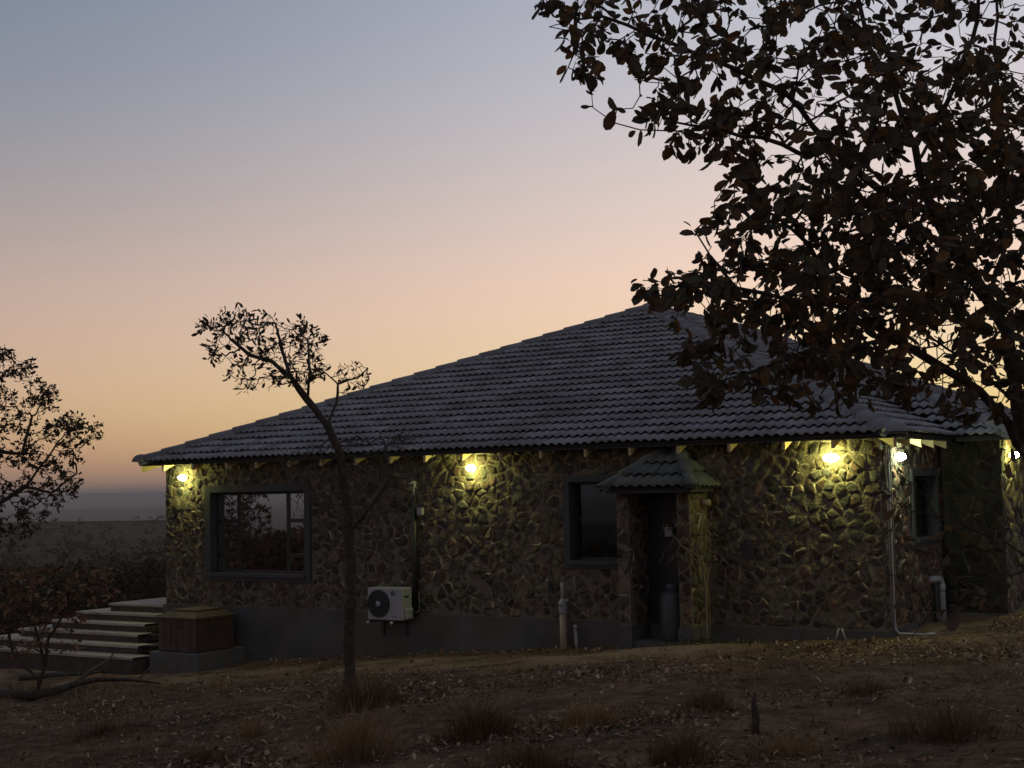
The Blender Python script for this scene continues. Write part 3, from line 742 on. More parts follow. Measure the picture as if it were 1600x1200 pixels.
for (x, z, s) in ((5.835, .375, 1),):
    m3 = MB(); m3.tube([(x + .028 * math.cos(t), AY0 - .003, z + .034 * math.sin(t)) for t in np.linspace(0, 2 * math.pi, 20)], .011, 5, cap=False); m3.box(x + .008, x + .032, AY0 - .006, AY0 + .002, z - .038, z - .018)
    m3.build("emblem", M['navy'], ac)
    m3 = MB(); [m3.box(x + .055 + .012 * i, x + .063 + .012 * i, AY0 - .003, AY0 + .002, z - .012, z - .012 + (.016, .010, .013)[i % 3]) for i in range(4)]; m3.build("lettering", M['grey_print'], ac)
    m3 = MB(); m3.tube([(x - .02 + .008 * i, AY0 - .002, -.005 - .0012 * i + .012 * math.sin(i * 1.9)) for i in range(15)], .0035, 4, cap=False); m3.build("lettering", M['grey_print'], ac)
m3 = MB(); m3.bbox(AX1 - .002, AX1 + .05, AY0 + .06, AY1 - .03, AZ0 + .02, AZ0 + .20, .012); m3.build("valve_cover", M['white'], ac)
m3 = MB(); m3.bbox(AX1 - .006, AX1 + .006, AY0 + .06, AY0 + .19, .30, .335, .003); m3.build("handle", M['grill'], ac)
for x in (5.36, 5.86):
    m3 = MB(); m3.box(x - .02, x + .02, -.5, -.05, AZ0 - .045, AZ0 - .014); m3.box(x - .02, x + .02, -.095, -.052, AZ0 - .30, AZ0 - .045); br = m3.build("bracket", M['grill'], ac)
    m3 = MB(); m3.lathe((x, -.50, AZ0 - .035), [(.028, .015), (.03, 0), (.026, -.018), (.008, -.026)], 14, 1); m3.build("end_cap", M['white'], br, True)
m3 = MB(); m3.tube([(AX1 + .04, -.2, .05), (AX1 + .12, -.15, .03), (6.15, -.09, .1), (6.13, -.085, .4)], .022, 8); m3.build("hose", M['black'], ac, True)

# ------------------------------------------------------------------ pipes on the walls
m3 = MB(); m3.tube([(6.05, -.075, -.02), (6.05, -.075, 2.02)], .045, 10); p_ = empty("black_conduit", (6.05, -.075, -.02)); tag(p_, "black vertical conduit pipe beside the air conditioner on the stone wall", "pipe"); m3.build("conduit", M['black'], p_, True)
m3 = MB(); m3.tube([(6.05, -.08, 2.02), (6.06, -.085, 2.12), (6.10, -.09, 2.25)], .022, 8); m3.build("pale_elbow", M['pvc'], p_, True)
m3 = MB(); m3.tube([(6.10, -.09, 2.25), (6.0, -.16, 2.21)], .018, 8); m3.build("pale_spout", M['pvc'], p_, True)
bx_ = MB(); bx_.bbox(6.13, 6.24, -.11, -.03, 1.68, 1.82, .008); jb = bx_.build("junction_box", M['pvc']); tag(jb, "small pale junction box beside the black conduit", "junction box")
pp = empty("standpipe", (9.03, -.2, gz(9.03, -.2))); tag(pp, "vertical pipe with white cap fitting and thick beige base by the single window", "pipe")
m3 = MB(); m3.tube([(9.03, -.2, -.75), (9.03, -.2, .13)], .058, 14); m3.build("lower_pipe", M['beige'], pp, True)
m3 = MB(); m3.lathe((9.03, -.2, 0), [(.064, .11), (.068, .13), (.068, .26), (.06, .30), (.035, .345), (.03, .36)], 16); m3.tube([(9.03, -.27, .27), (9.03, -.10, .27)], .05, 12); m3.tube([(9.05, -.2, .30), (9.13, -.2, .33)], .03, 10); m3.build("fitting", M['pvc'], pp, True)
m3 = MB(); m3.tube([(9.03, -.2, .34), (9.03, -.2, .60)], .03, 12); m3.build("upper_pipe", M['pvc'], pp, True)
m3 = MB(); m3.tube([(9.28, -.2, -.7), (9.25, -.2, -.09)], .027, 10); m3.lathe((9.25, -.2, 0), [(.034, -.12), (.034, -.06), (.02, -.05)], 12); o = m3.build("pipe_stub", M['pvc'], None, True); tag(o, "short white pipe stub beside the thick beige standpipe", "pipe")
# corner downpipe
dp = empty("downpipe", (L + .09, .10, -.15)); tag(dp, "thin white downpipe on the house corner, bent out along the ground", "pipe")
zg = gz(L + .3, .0) + .04
m3 = MB(); m3.tube([(L + .085, .10, 2.68), (L + .085, .10, zg + .14), (L + .10, .08, zg + .05), (L + .16, .04, zg), (L + .60, -.10, gz(L + .6, -.1) + .035)], .015, 10); m3.build("pipe", M['pvc'], dp, True)
m3 = MB(); m3.tube([(L + .59, -.098, gz(L + .6, -.1) + .035), (L + .70, -.13, gz(L + .7, -.13) + .035)], .024, 10); m3.build("end_socket", M['pvc'], dp, True)
for k in range(2):
    m3 = MB(); m3.tube([(L + .07, .03 - .0 + k * .22, 2.6), (L + .07, .03 + k * .22, .1)], .011, 6); o = m3.build("cable", M['beige'], None, True)
    tag(o, ("thin cable on the house corner edge left of the downpipe" if k == 0 else "thin cable on the side wall right of the downpipe"), "cable")
wp = empty("waste_pipe", (L + .12, 2.42, -.2)); tag(wp, "thick white waste pipe with elbow on the side wall under the small window", "pipe")
m3 = MB(); m3.tube([(L + .12, 2.42, -.5), (L + .12, 2.42, .50), (L + .11, 2.40, .56), (L + .09, 2.33, .58), (L + .05, 2.1, .58), (L - .02, 2.06, .58)], .056, 12); m3.build("pipe", M['pvc'], wp, True)
m3 = MB(); m3.lathe((L + .12, 2.42, 0), [(.062, .40), (.066, .42), (.066, .47), (.06, .49)], 14); m3.build("collar", M['pvc'], wp, True)
m3 = MB(); m3.tube([(L + .09, 2.2, -.4), (L + .09, 2.2, .48), (L + .04, 2.18, .52)], .035, 8); m3.build("dark_pipe", M['grill'], wp, True)
zt_ = gz(13.47, -.2)
m3 = MB(); m3.tube([(13.45, -.22, zt_ - .02), (13.50, -.2, zt_ + .17), (13.55, -.2, zt_ + .17), (13.62, -.22, zt_ - .02)], .013, 8); o = m3.build("bent_tap_pipe", M['pvc'], None, True); tag(o, "small white bent pipe loop standing at the foot of the long wall", "pipe")
m3 = MB(); m3.bbox(12.03, 12.19, -.062, -.0, 1.0, 1.22, .006); o = m3.build("vent_cover", M['black']); tag(o, "small dark rectangular vent cover on the long stone wall", "vent")

# gas cylinder in the stone cupboard
gc = empty("gas_cylinder", (11.03, -.38, -.2)); tag(gc, "tall grey gas cylinder standing in the stone cupboard", "gas cylinder")
m3 = MB(); m3.lathe((11.03, -.38, -.2), [(.17, .0), (.185, .02), (.185, .06), (.19, .08), (.19, .62), (.17, .69), (.11, .735), (.05, .75)], 28); m3.build("body", M['gas'], gc, True)
m3 = MB(); m3.lathe((11.03, -.38, .52), [(.1, 0), (.1, .12), (.095, .12), (.095, .0)], 20); m3.build("collar", M['gas'], gc, True)
m3 = MB(); m3.tube([(11.03, -.38, .53), (11.03, -.38, .68)], .02, 8); m3.tube([(11.03, -.38, .66), (11.12, -.3, .75), (11.15, -.1, 1.1), (11.14, -.05, 1.5)], .012, 6); m3.build("valve_hose", M['black'], gc, True)

# ------------------------------------------------------------------ wooden box on its concrete base
bx = empty("wooden_chest", (1.55, -.75, -.72)); tag(bx, "dark wooden chest with stepped lid beside the steps", "chest")
m3 = MB(); m3.bbox(.93, 2.14, -1.30, -.06, -1.5, -.715, .012); o = m3.build("concrete_base", M['concrete']); tag(o, "grey concrete base under the dark wooden chest", "base")
X0, X1, Y0, Y1, Z0, Z1 = 1.06, 2.02, -1.20, -.22, -.712, -.13
m3 = MB(); m3.box(X0 + .03, X1 - .03, Y0 + .03, Y1 - .03, Z0, Z1); m3.build("carcass", M['black'], bx)
n_ = 6
for i in range(n_):
    w_ = (X1 - X0) / n_; m3 = MB(); m3.bbox(X0 + i * w_ + .004, X0 + (i + 1) * w_ - .004, Y0, Y0 + .028, Z0 + .01, Z1, .004); m3.build("plank", M['wood'], bx)
    w_ = (Y1 - Y0 - .06) / n_; m3 = MB(); m3.bbox(X1 - .028, X1, Y0 + .03 + i * w_ + .004, Y0 + .03 + (i + 1) * w_ - .004, Z0 + .01, Z1, .004); m3.build("plank", M['wood'], bx)
for i in range(2):
    m3 = MB(); m3.lathe((1.48 + i * .14, Y0 - .012, -.27), [(.018, .012), (.022, 0), (.01, -.012)], 10, 1); m3.build("knob", M['black'], bx)
    m3 = MB(); m3.lathe((X1 + .012, -.9 + i * .25, -.25), [(.018, -.012), (.022, 0), (.01, .012)], 10, 0); m3.build("knob", M['black'], bx)
m3 = MB(); m3.bbox(X0 - .04, X1 + .04, Y0 - .04, Y1 + .04, Z1 + .001, Z1 + .045, .008); ld = m3.build("lid", M['woodlid'], bx)
m3 = MB(); v = []
for (i_, z) in ((.02, Z1 + .046), (.13, Z1 + .12)): v += [(X0 + i_, Y0 + i_, z), (X1 - i_, Y0 + i_, z), (X1 - i_, Y1 - i_, z), (X0 + i_, Y1 - i_, z)]
m3.add(v, [(0, 1, 5, 4), (1, 2, 6, 5), (2, 3, 7, 6), (3, 0, 4, 7), (4, 5, 6, 7)]); m3.build("lid_slope", M['woodlid'], ld)
m3 = MB(); m3.bbox(X0 + .17, X1 - .17, Y0 + .17, Y1 - .17, Z1 + .121, Z1 + .16, .008); m3.build("lid_top", M['woodlid'], ld)

# ------------------------------------------------------------------ terrace steps
st = empty("terrace_steps", (-1.5, -.6, -1.0)); tag(st, "wide pale terrace steps wrapping the house corner", "steps")
ys_ = [.10, -.20, -.52, -.86, -1.22, -1.62]; xl_ = [-1.75, -2.35, -2.75, -3.3, -3.8, -4.3]; xr_ = [-.035, -.035, -.035, .15, .55, .85]
for i in range(6):
    z = -.03 - .155 * i; last = i == 5
    xr = xr_[i]
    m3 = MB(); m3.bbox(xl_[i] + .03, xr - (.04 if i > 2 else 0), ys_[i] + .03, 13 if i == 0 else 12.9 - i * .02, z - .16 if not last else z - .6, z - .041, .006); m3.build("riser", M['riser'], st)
    tn_ = 7
    m3 = MB(); yb = (13 if i == 0 else ys_[i - 1] + .05)
    xs_ = np.linspace(xl_[i], xr, 9)
    v = []
    for k, x in enumerate(xs_):
        j1 = random.uniform(-.012, .012)
        v += [(x, ys_[i] + j1, z - .042), (x, ys_[i] + j1 * .6, z + random.uniform(-.004, .004)), (x, yb, z)]
    f = []
    for k in range(8): f += [(k * 3, (k + 1) * 3, (k + 1) * 3 + 1, k * 3 + 1), (k * 3 + 1, (k + 1) * 3 + 1, (k + 1) * 3 + 2, k * 3 + 2)]
    c = random.uniform(.9, 1.08); m3.add(v, f, (c, c, c))
    if i: m3.box(xl_[i], xl_[i - 1] + .05, yb + .0, 12.9 - i * .02, z - .042, z, (c, c, c))
    m3.add([(xl_[i], ys_[i], z - .042), (xl_[i], ys_[i], z), (xl_[i], yb, z), (xl_[i], yb, z - .042)], [(0, 3, 2, 1)], (c, c, c))
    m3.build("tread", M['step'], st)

# small white bottle on the inner sill of the single window
m3 = MB(); m3.lathe((9.62, .21, .932), [(.028, 0), (.03, .01), (.03, .09), (.012, .12), (.012, .15)], 14); o = m3.build("sill_bottle", M['paint_white'], None, True); tag(o, "small white bottle standing inside the single window", "bottle")

# ------------------------------------------------------------------ VEGETATION
class Tree:
    """limbs laid out by hand, the finer branching grown towards points spread through the crown's volume"""
    def __init__(s): s.p = []; s.par = []
    def limb(s, pts, start=None, sub=.12):
        pts = [np.array(q_, float) for q_ in pts]
        if start is None: s.p.append(pts[0]); s.par.append(-1); cur = len(s.p) - 1
        else:
            A = np.array(s.p); cur = int(np.argmin(((A - pts[0]) ** 2).sum(1))); pts = [s.p[cur]] + pts[1:]
        for a, b in zip(pts[:-1], pts[1:]):
            m = max(1, int(np.linalg.norm(b - a) / sub))
            for i in range(1, m + 1):
                w = a + (b - a) * i / m + rng.normal(0, sub * .07, 3) * (i < m)
                s.p.append(w); s.par.append(cur); cur = len(s.p) - 1
        return s
    def grow(s, att, step=.12, infl=1.5, kill=.16, iters=60, jit=.25, droop=0.0):
        att = np.array(att); P = np.array(s.p); near = np.full(len(att), -1); nd = np.full(len(att), 1e9); alive = np.ones(len(att), bool); lo_ = 0
        for it in range(iters):
            new = np.arange(lo_, len(s.p)); A = np.array(s.p)
            for c0 in range(0, len(new), 1500):
                ch = new[c0:c0 + 1500]; d = np.sqrt(((att[:, None, :] - A[None, ch, :]) ** 2).sum(2)); k = d.argmin(1); m = d[np.arange(len(att)), k]
                up = m < nd; nd[up] = m[up]; near[up] = ch[k[up]]
            lo_ = len(s.p); alive &= nd > kill
            act = alive & (nd < infl)
            if not act.any(): break
            acc = {}
            for i in np.nonzero(act)[0]:
                v = att[i] - A[near[i]]; acc.setdefault(near[i], []).append(v / (np.linalg.norm(v) + 1e-9))
            for k, vs_ in acc.items():
                v = np.mean(vs_, 0) + rng.normal(0, jit, 3) + np.array([0, 0, -droop]); v /= np.linalg.norm(v) + 1e-9
                s.p.append(A[k] + v * step * rng.uniform(.8, 1.2)); s.par.append(int(k))
        return s
    def finish(s, tip=.004, power=2.3, rmax=None):
        n = len(s.p); ch = [[] for _ in range(n)]
        for i, q_ in enumerate(s.par):
            if q_ >= 0: ch[q_].append(i)
        r = np.full(n, tip)
        for i in range(n - 1, -1, -1):
            if ch[i]: r[i] = max(tip, (sum(r[c] ** power for c in ch[i])) ** (1 / power))
        if rmax: 
            k = np.clip(r / r.max(), 0, 1); r = tip + (r - tip) * (rmax - tip) / (r.max() - tip)
        s.r = r; s.ch = ch; return s
    def chains(s):
        out = []; roots = [i for i, q_ in enumerate(s.par) if q_ < 0]; stack = [(i, -1) for i in roots]
        while stack:
            i, frm = stack.pop(); path = ([frm] if frm >= 0 else []) + [i]
            while s.ch[i]:
                c = sorted(s.ch[i], key=lambda k: -s.r[k])
                for o in c[1:]: stack.append((o, i))
                i = c[0]; path.append(i)
            out.append(path)
        return out
    def meshes(s, rsplit, seg=None):
        big, small = MB(), MB()
        for path in s.chains():
            if len(path) < 2: continue
            rad = [s.r[k] for k in path]; pts = [s.p[k] for k in path]
            if len(rad) > 1: rad[0] = min(rad[0], rad[1] * 1.15)
            cut = next((i for i, q_ in enumerate(rad) if q_ < rsplit), len(rad))
            if cut >= 2: big.tube(pts[:cut + 1], [q_ * (1 + .10 * math.sin(i * 1.7) + rng.normal(0, .10)) for i, q_ in enumerate(rad[:cut + 1])], 9, cap=False)
            else: cut = 0
            if cut < len(pts) - 1:
                k = max(cut - 0, 0); small.tube(pts[k:], rad[k:], 5 if rad[k] > .012 else 3, cap=False)
        return big, small

def leaf_geo(ln_, wd, curl):
    """obovate leaf, folded along its midrib and curled"""
    v = [(0, 0, 0)]
    for t, w, c in ((.28, .36, .05), (.60, .50, .45), (.86, .34, .95)):
        v += [(-wd * w, ln_ * t, wd * .16 + curl * c), (0, ln_ * (t + .02), curl * c - .02 * ln_), (wd * w, ln_ * t, wd * .16 + curl * c)]
    v.append((0, ln_, curl * 1.3))
    f = [(0, 2, 1), (0, 3, 2), (1, 2, 5, 4), (2, 3, 6, 5), (4, 5, 8, 7), (5, 6, 9, 8), (7, 8, 10), (8, 9, 10)]
    return v, f
def leaf_frame(droop, R):
    """random leaf axes: Y along the leaf"""
    a = R.uniform(0, 6.283); el = -droop + R.gauss(0, .45)
    y = np.array([math.cos(a) * math.cos(el), math.sin(a) * math.cos(el), math.sin(el)])
    t = np.array([R.gauss(0, 1), R.gauss(0, 1), R.gauss(0, 1)]); x = np.cross(y, t); x /= np.linalg.norm(x) + 1e-9
    return x, y, np.cross(x, y)
def twig_frame(tree, i, droop, R):
    q_ = tree.par[i]; d = tree.p[i] - tree.p[q_] if q_ >= 0 else np.array([0, 0, 1.]); d = d / (np.linalg.norm(d) + 1e-9)
    y = d * .8 + np.array([R.gauss(0, .55), R.gauss(0, .55), R.gauss(0, .4) - droop]); y /= np.linalg.norm(y) + 1e-9
    t = np.array([R.gauss(0, 1), R.gauss(0, 1), R.gauss(0, 1)]); x = np.cross(y, t); x /= np.linalg.norm(x) + 1e-9
    return x, y, np.cross(x, y)
def scatter_leaves(tree, count, size, cols, droop, mb, rmax=.012, R=None, sel=None, nobj=0, parent=None, spread=.06, keepf=None, aspect=.5, only=None, wexp=2.6):
    R = R or random.Random(5); idx = [i for i in range(len(tree.p)) if tree.r[i] < rmax and (only is None or only(tree.p[i]))]
    # clumps: some tips carry many leaves, some hardly any
    wts = [R.random() ** wexp + .1 for _ in idx]
    picks = R.choices(idx, wts, k=count); recs = []
    for i in picks:
        base = tree.p[i] + np.array([R.gauss(0, spread) for _ in range(3)])
        if keepf and not keepf(base): continue
        s = size * R.uniform(.5, 1.4); recs.append((base, twig_frame(tree, i, droop, R), s, R.choice(cols), R.uniform(-.35, .35)))
    if nobj:
        def rank(q_):
            d = q_[0] - CAM; z = d @ FW; px, py = IW / 2 + FPX * (d @ RT) / z, IH / 2 - FPX * (d @ UP) / z
            inside = 0 < px < IW and 0 < py < IH; return (0 if inside else 1, z / q_[2])
        recs.sort(key=rank)
    variants = {}
    for k, (base, (x, y, z), s, c, cu) in enumerate(recs):
        if k < nobj:
            key = (c, k % 3)
            if key not in variants:
                m1 = MB(); v, f = leaf_geo(1, aspect * (.85 + .15 * (k % 3)), (-.22, .0, .25)[k % 3]); m1.add(v, f, c); variants[key] = m1.mesh("leaf", M['leaf'], True)
            o = bpy.data.objects.new("leaf", variants[key])
            link(o, parent, Matrix(((x[0] * s, y[0] * s, z[0] * s, base[0]), (x[1] * s, y[1] * s, z[1] * s, base[1]), (x[2] * s, y[2] * s, z[2] * s, base[2]), (0, 0, 0, 1))))
        else:
            mb.add(base, x, y, z, s, s * aspect * R.uniform(.8, 1.1), cu * s, c)
    return mb
def inpoly(x, y, poly):
    c = False; j = len(poly) - 1
    for i in range(len(poly)):
        if (poly[i][1] > y) != (poly[j][1] > y) and x < (poly[j][0] - poly[i][0]) * (y - poly[i][1]) / (poly[j][1] - poly[i][1] + 1e-9) + poly[i][0]: c = not c
        j = i
    return c

# ---- the big leafy tree at the right
BZ = 8.6
crown = [(846, -40), (866, 30), (890, 95), (925, 128), (1000, 130), (1015, 165), (990, 205), (1060, 245), (1105, 262), (1130, 300), (1122, 340), (1090, 370), (1060, 400), (1010, 425), (1004, 455), (1050, 500), (1085, 540), (1080, 600), (1130, 630),
         (1220, 630), (1330, 640), (1400, 600), (1440, 610), (1500, 640), (1640, 640), (1640, -40)]
bases = gp(1545, 1160); 
tb = P3(1760, 1190, BZ); tb[2] = gz(tb[0], tb[1]) - .05
big = Tree()
big.limb([tb, P3(1715, 1000, BZ), P3(1665, 860, BZ - .05), P3(1622, 745, BZ), P3(1592, 640, BZ), P3(1575, 520, BZ + .1), P3(1520, 430, BZ + .2), P3(1455, 330, BZ + .3), P3(1430, 230, BZ + .3), P3(1400, 150, BZ + .4), P3(1360, 80, BZ + .5), P3(1330, -60, BZ + .6)], None, .16)
for lm in ([P3(1622, 745, BZ), P3(1575, 660, BZ - .2), P3(1530, 610, BZ - .3), P3(1470, 572, BZ - .45), P3(1400, 530, BZ - .55), P3(1340, 485, BZ - .7), P3(1290, 430, BZ - .8), P3(1262, 380, BZ - .9), P3(1200, 330, BZ - 1)],
           [P3(1455, 330, BZ + .3), P3(1380, 300, BZ), P3(1295, 225, BZ - .2), P3(1225, 142, BZ - .4), P3(1120, 95, BZ - .5), P3(1015, 55, BZ - .6), P3(940, 25, BZ - .6)],
           [P3(1295, 225, BZ - .2), P3(1250, 240, BZ - .5), P3(1190, 215, BZ - .7), P3(1120, 200, BZ - .8), P3(1050, 190, BZ - .9)],
           [P3(1560, 480, BZ + .15), P3(1580, 350, BZ + .6), P3(1570, 220, BZ + .9), P3(1555, 90, BZ + 1.1), P3(1560, -60, BZ + 1.2)],
           [P3(1588, 620, BZ), P3(1680, 480, BZ - .2), P3(1760, 330, BZ - .2), P3(1820, 150, BZ - .2), P3(1850, -40, BZ - .2)],
           [P3(1400, 530, BZ - .55), P3(1300, 545, BZ - .8), P3(1230, 560, BZ - 1.0), P3(1160, 585, BZ - 1.1), P3(1110, 600, BZ - 1.1)],
           [P3(1340, 485, BZ - .7), P3(1240, 470, BZ - .9), P3(1150, 450, BZ - 1.0), P3(1060, 448, BZ - 1.1)],
           [P3(1588, 640, BZ), P3(1540, 580, BZ + .5), P3(1480, 545, BZ + .9), P3(1420, 500, BZ + 1.2)],
           [P3(940, 25, BZ - .6), P3(905, 30, BZ - .6), P3(872, 12, BZ - .6), P3(848, 4, BZ - .6)], [P3(940, 25, BZ - .6), P3(925, 45, BZ - .7), P3(890, 48, BZ - .75), P3(858, 42, BZ - .8)],
           [P3(1060, 448, BZ - 1.1), P3(1030, 440, BZ - 1.1), P3(1004, 438, BZ - 1.1)], [P3(1060, 448, BZ - 1.1), P3(1035, 462, BZ - 1.15), P3(1008, 455, BZ - 1.2)], [P3(1150, 450, BZ - 1.0), P3(1110, 400, BZ - 1.0), P3(1085, 360, BZ - 1.0)], [P3(1110, 600, BZ - 1.1), P3(1085, 598, BZ - 1.1)],
           [P3(1120, 200, BZ - .8), P3(1060, 205, BZ - .9), P3(1000, 203, BZ - .95), P3(960, 192, BZ - 1.0), P3(926, 168, BZ - 1.0)],
           [P3(1430, 230, BZ + .3), P3(1480, 160, BZ), P3(1520, 60, BZ - .2), P3(1540, -50, BZ - .3)]):
    big.limb(lm, 1, .13)
att = []
def depth_off(px, py): 
    d = ((px - 1500) / 700) ** 2 + ((py - 200) / 620) ** 2; return 1.7 * math.sqrt(max(.05, 1 - d))
Rb = random.Random(12)
while len(att) < 1500:
    px, py = Rb.uniform(846, 1640), Rb.uniform(-40, 645)
    if not inpoly(px, py, crown): continue
    dz = depth_off(px, py); att.append(P3(px, py, BZ - .3 + Rb.uniform(-dz, dz)))
while len(att) < 2000:
    px, py = Rb.uniform(940, 2250), Rb.uniform(-420, 640)
    if (0 < px < 1640 and py > -40) or ((px - 1600) / 650) ** 2 + ((py - 110) / 530) ** 2 > 1: continue
    dz = depth_off(px, py) * .9; att.append(P3(px, py, BZ + Rb.uniform(-dz, dz)))
big.grow(att, .10, 1.6, .12, 70, .3, .06)
big.grow([P3(Rb.uniform(1180, 1560), Rb.uniform(280, 540), BZ - .3 + Rb.uniform(-1.5, 1.3)) for _ in range(260)], .10, 1.0, .10, 20, .3, .06)
# sparse low twigs hanging in front of the side wall
for lm in ([P3(1700, 960, BZ), P3(1610, 872, BZ - .2), P3(1560, 842, BZ - .4), P3(1500, 818, BZ - .5), P3(1425, 800, BZ - .6), P3(1375, 755, BZ - .7)],
           [P3(1500, 818, BZ - .5), P3(1470, 812, BZ - .55), P3(1440, 770, BZ - .7), P3(1400, 735, BZ - .8)],
           [P3(1715, 1000, BZ), P3(1600, 893, BZ - .3), P3(1555, 905, BZ - .4), P3(1535, 935, BZ - .5), P3(1500, 950, BZ - .6), P3(1450, 962, BZ - .7), P3(1425, 995, BZ - .8)],
           [P3(1535, 935, BZ - .5), P3(1490, 905, BZ - .6), P3(1470, 880, BZ - .6)]):
    big.limb(lm, 1, .08)
low = [P3(Rb.uniform(1360, 1600), Rb.uniform(740, 985), BZ - Rb.uniform(.2, .9)) for _ in range(60)]
big.grow(low, .07, .5, .1, 18, .3, .05)
big.finish(.0032, 1.85, .062)
bt = empty("leafy_tree", tb); tag(bt, "large spreading tree with broad brown autumn leaves overhanging the roof", "tree")
bb, bs = big.meshes(.035)
bb.build("trunk", M['bark'], bt, True); bs.build("branches", M['bark'], bt, True)
BC = [(.105, .078, .055), (.115, .082, .052), (.082, .075, .05), (.14, .085, .045), (.095, .072, .055), (.10, .092, .055), (.20, .105, .045), (.085, .072, .05), (.11, .088, .066)]
upper = lambda p: True
def pix(p):
    d = p - CAM; z = d @ FW; return IW / 2 + FPX * (d @ RT) / z, IH / 2 - FPX * (d @ UP) / z
def crown_keep(p):
    x, y = pix(p)
    if y > 655 and x < 1600: return Rb.random() < .09
    if x < 1005 and 150 < y < 240: return Rb.random() < .25
    if y < 240 and Rb.random() > .62 + .38 * y / 240: return False
    if 1430 < x < 1490 and 500 < y < 605: return Rb.random() < .22
    if 1215 < x < 1275 and 95 < y < 290: return Rb.random() < .45
    if x > 1520 and y < 130 and x - 1520 > y * .5: return Rb.random() < .35
    return True
foliage = LB()
scatter_leaves(big, 14500, .088, BC, .6, foliage, .0075, random.Random(31), None, 300, bt, .016, crown_keep, .54, None, 1.3)
o = foliage.build("foliage", M['leaf'], bt, True); tag(o, kind="stuff")

# ---- the small leaning tree in front of the wall
sb = gp(546, 1082); SZ = float((sb - CAM) @ FW)
sm_t = Tree(); sb2 = sb.copy(); sb2[2] -= .08
sm_t.limb([sb2, P3(545, 1000, SZ), P3(548, 900, SZ), P3(546, 820, SZ), P3(538, 760, SZ), P3(528, 700, SZ), P3(512, 665, SZ), P3(480, 625, SZ), P3(455, 590, SZ), P3(425, 565, SZ), P3(390, 555, SZ), P3(360, 530, SZ - .1)], None, .12)
for lm in ([P3(546, 830, SZ), P3(580, 790, SZ - .3), P3(610, 745, SZ - .4), P3(600, 690, SZ - .5)], [P3(546, 820, SZ), P3(515, 800, SZ + .2), P3(490, 780, SZ + .3), P3(470, 735, SZ + .4)],
           [P3(546, 810, SZ), P3(600, 800, SZ - .4), P3(650, 792, SZ - .5), P3(715, 785, SZ - .6), P3(735, 765, SZ - .6)], [P3(512, 665, SZ), P3(526, 630, SZ + .1), P3(528, 600, SZ + .1), P3(560, 590, SZ + .2), P3(575, 575, SZ + .2)],
           [P3(528, 605, SZ + .1), P3(505, 580, SZ)], [P3(455, 590, SZ), P3(440, 545, SZ + .3), P3(430, 505, SZ + .4)], [P3(480, 625, SZ), P3(485, 580, SZ - .3), P3(480, 530, SZ - .3)]): sm_t.limb(lm, 1, .09)
cr2 = [(310, 500), (340, 488), (400, 478), (420, 490), (440, 515), (470, 500), (515, 520), (505, 555), (520, 590), (490, 600), (440, 600), (400, 612), (365, 618), (350, 570), (315, 560)]
twig = [(520, 575), (560, 560), (580, 585), (570, 610), (530, 620)]
bare = [(420, 700), (500, 690), (640, 660), (690, 720), (640, 790), (560, 830), (470, 800)]
att = []
Rs = random.Random(4)
def fill(poly, n, z0, dz, R):
    xs = [q_[0] for q_ in poly]; ys = [q_[1] for q_ in poly]; out = []
    while len(out) < n:
        x, y = R.uniform(min(xs), max(xs)), R.uniform(min(ys), max(ys))
        if inpoly(x, y, poly): out.append(P3(x, y, z0 + R.uniform(-dz, dz)))
    return out
att = fill(cr2, 360, SZ, .7, Rs) + fill(twig, 70, SZ, .4, Rs) + fill(bare, 420, SZ, .8, Rs)
sm_t.grow(att, .07, .9, .07, 40, .35).finish(.0042, 1.75, .072)
tt = empty("leaning_tree", sb); tag(tt, "slender leaning tree with a dark trunk in front of the air conditioner wall", "tree")
a_, b_ = sm_t.meshes(.03); a_.build("trunk", M['bark'], tt, True); b_.build("branches", M['pale_bark'], tt, True)
fo = LB(); scatter_leaves(sm_t, 1050, .070, [(.05, .042, .03), (.045, .045, .028), (.06, .045, .03)], -.3, fo, .007, random.Random(8), spread=.02, only=lambda p: inpoly(*pix(p), [(300, 470), (525, 470), (525, 575), (500, 620), (340, 625)]), aspect=.42)
scatter_leaves(sm_t, 45, .075, [(.07, .045, .03)], -.2, fo, .009, random.Random(9), spread=.03, only=lambda p: inpoly(*pix(p), twig), aspect=.42)
scatter_leaves(sm_t, 160, .05, [(.10, .055, .035), (.085, .05, .035)], .2, fo, .009, random.Random(10), spread=.03, only=lambda p: pix(p)[1] > 640, aspect=.42)
o = fo.build("foliage", M['leaf'], tt, True); tag(o, kind="stuff")

# ---- the tree at the left edge
LZ = 25.5; lb = P3(-60, 1000, LZ); lb[2] = gz(lb[0], lb[1]) - .1
lt = Tree(); lt.limb([lb, P3(-62, 930, LZ), P3(-50, 860, LZ), P3(-25, 800, LZ), P3(10, 780, LZ), P3(40, 760, LZ), P3(75, 715, LZ), P3(90, 690, LZ)], None, .15)
for lm in ([P3(-25, 800, LZ), P3(-20, 730, LZ + .4), P3(0, 705, LZ + .3), P3(35, 710, LZ + .2), P3(50, 650, LZ)], [P3(-20, 740, LZ + .3), P3(-30, 650, LZ + .3), P3(-10, 580, LZ), P3(10, 545, LZ)], [P3(40, 760, LZ), P3(80, 770, LZ - .3), P3(120, 740, LZ - .4)], [P3(-50, 860, LZ), P3(-100, 760, LZ), P3(-140, 660, LZ)]): lt.limb(lm, 1, .12)
cr3 = [(-200, 560), (-100, 510), (0, 535), (18, 522), (45, 560), (60, 570), (70, 590), (100, 610), (95, 640), (135, 650), (165, 670), (160, 700), (128, 720), (130, 770), (90, 800), (40, 840), (-40, 860), (-180, 800)]
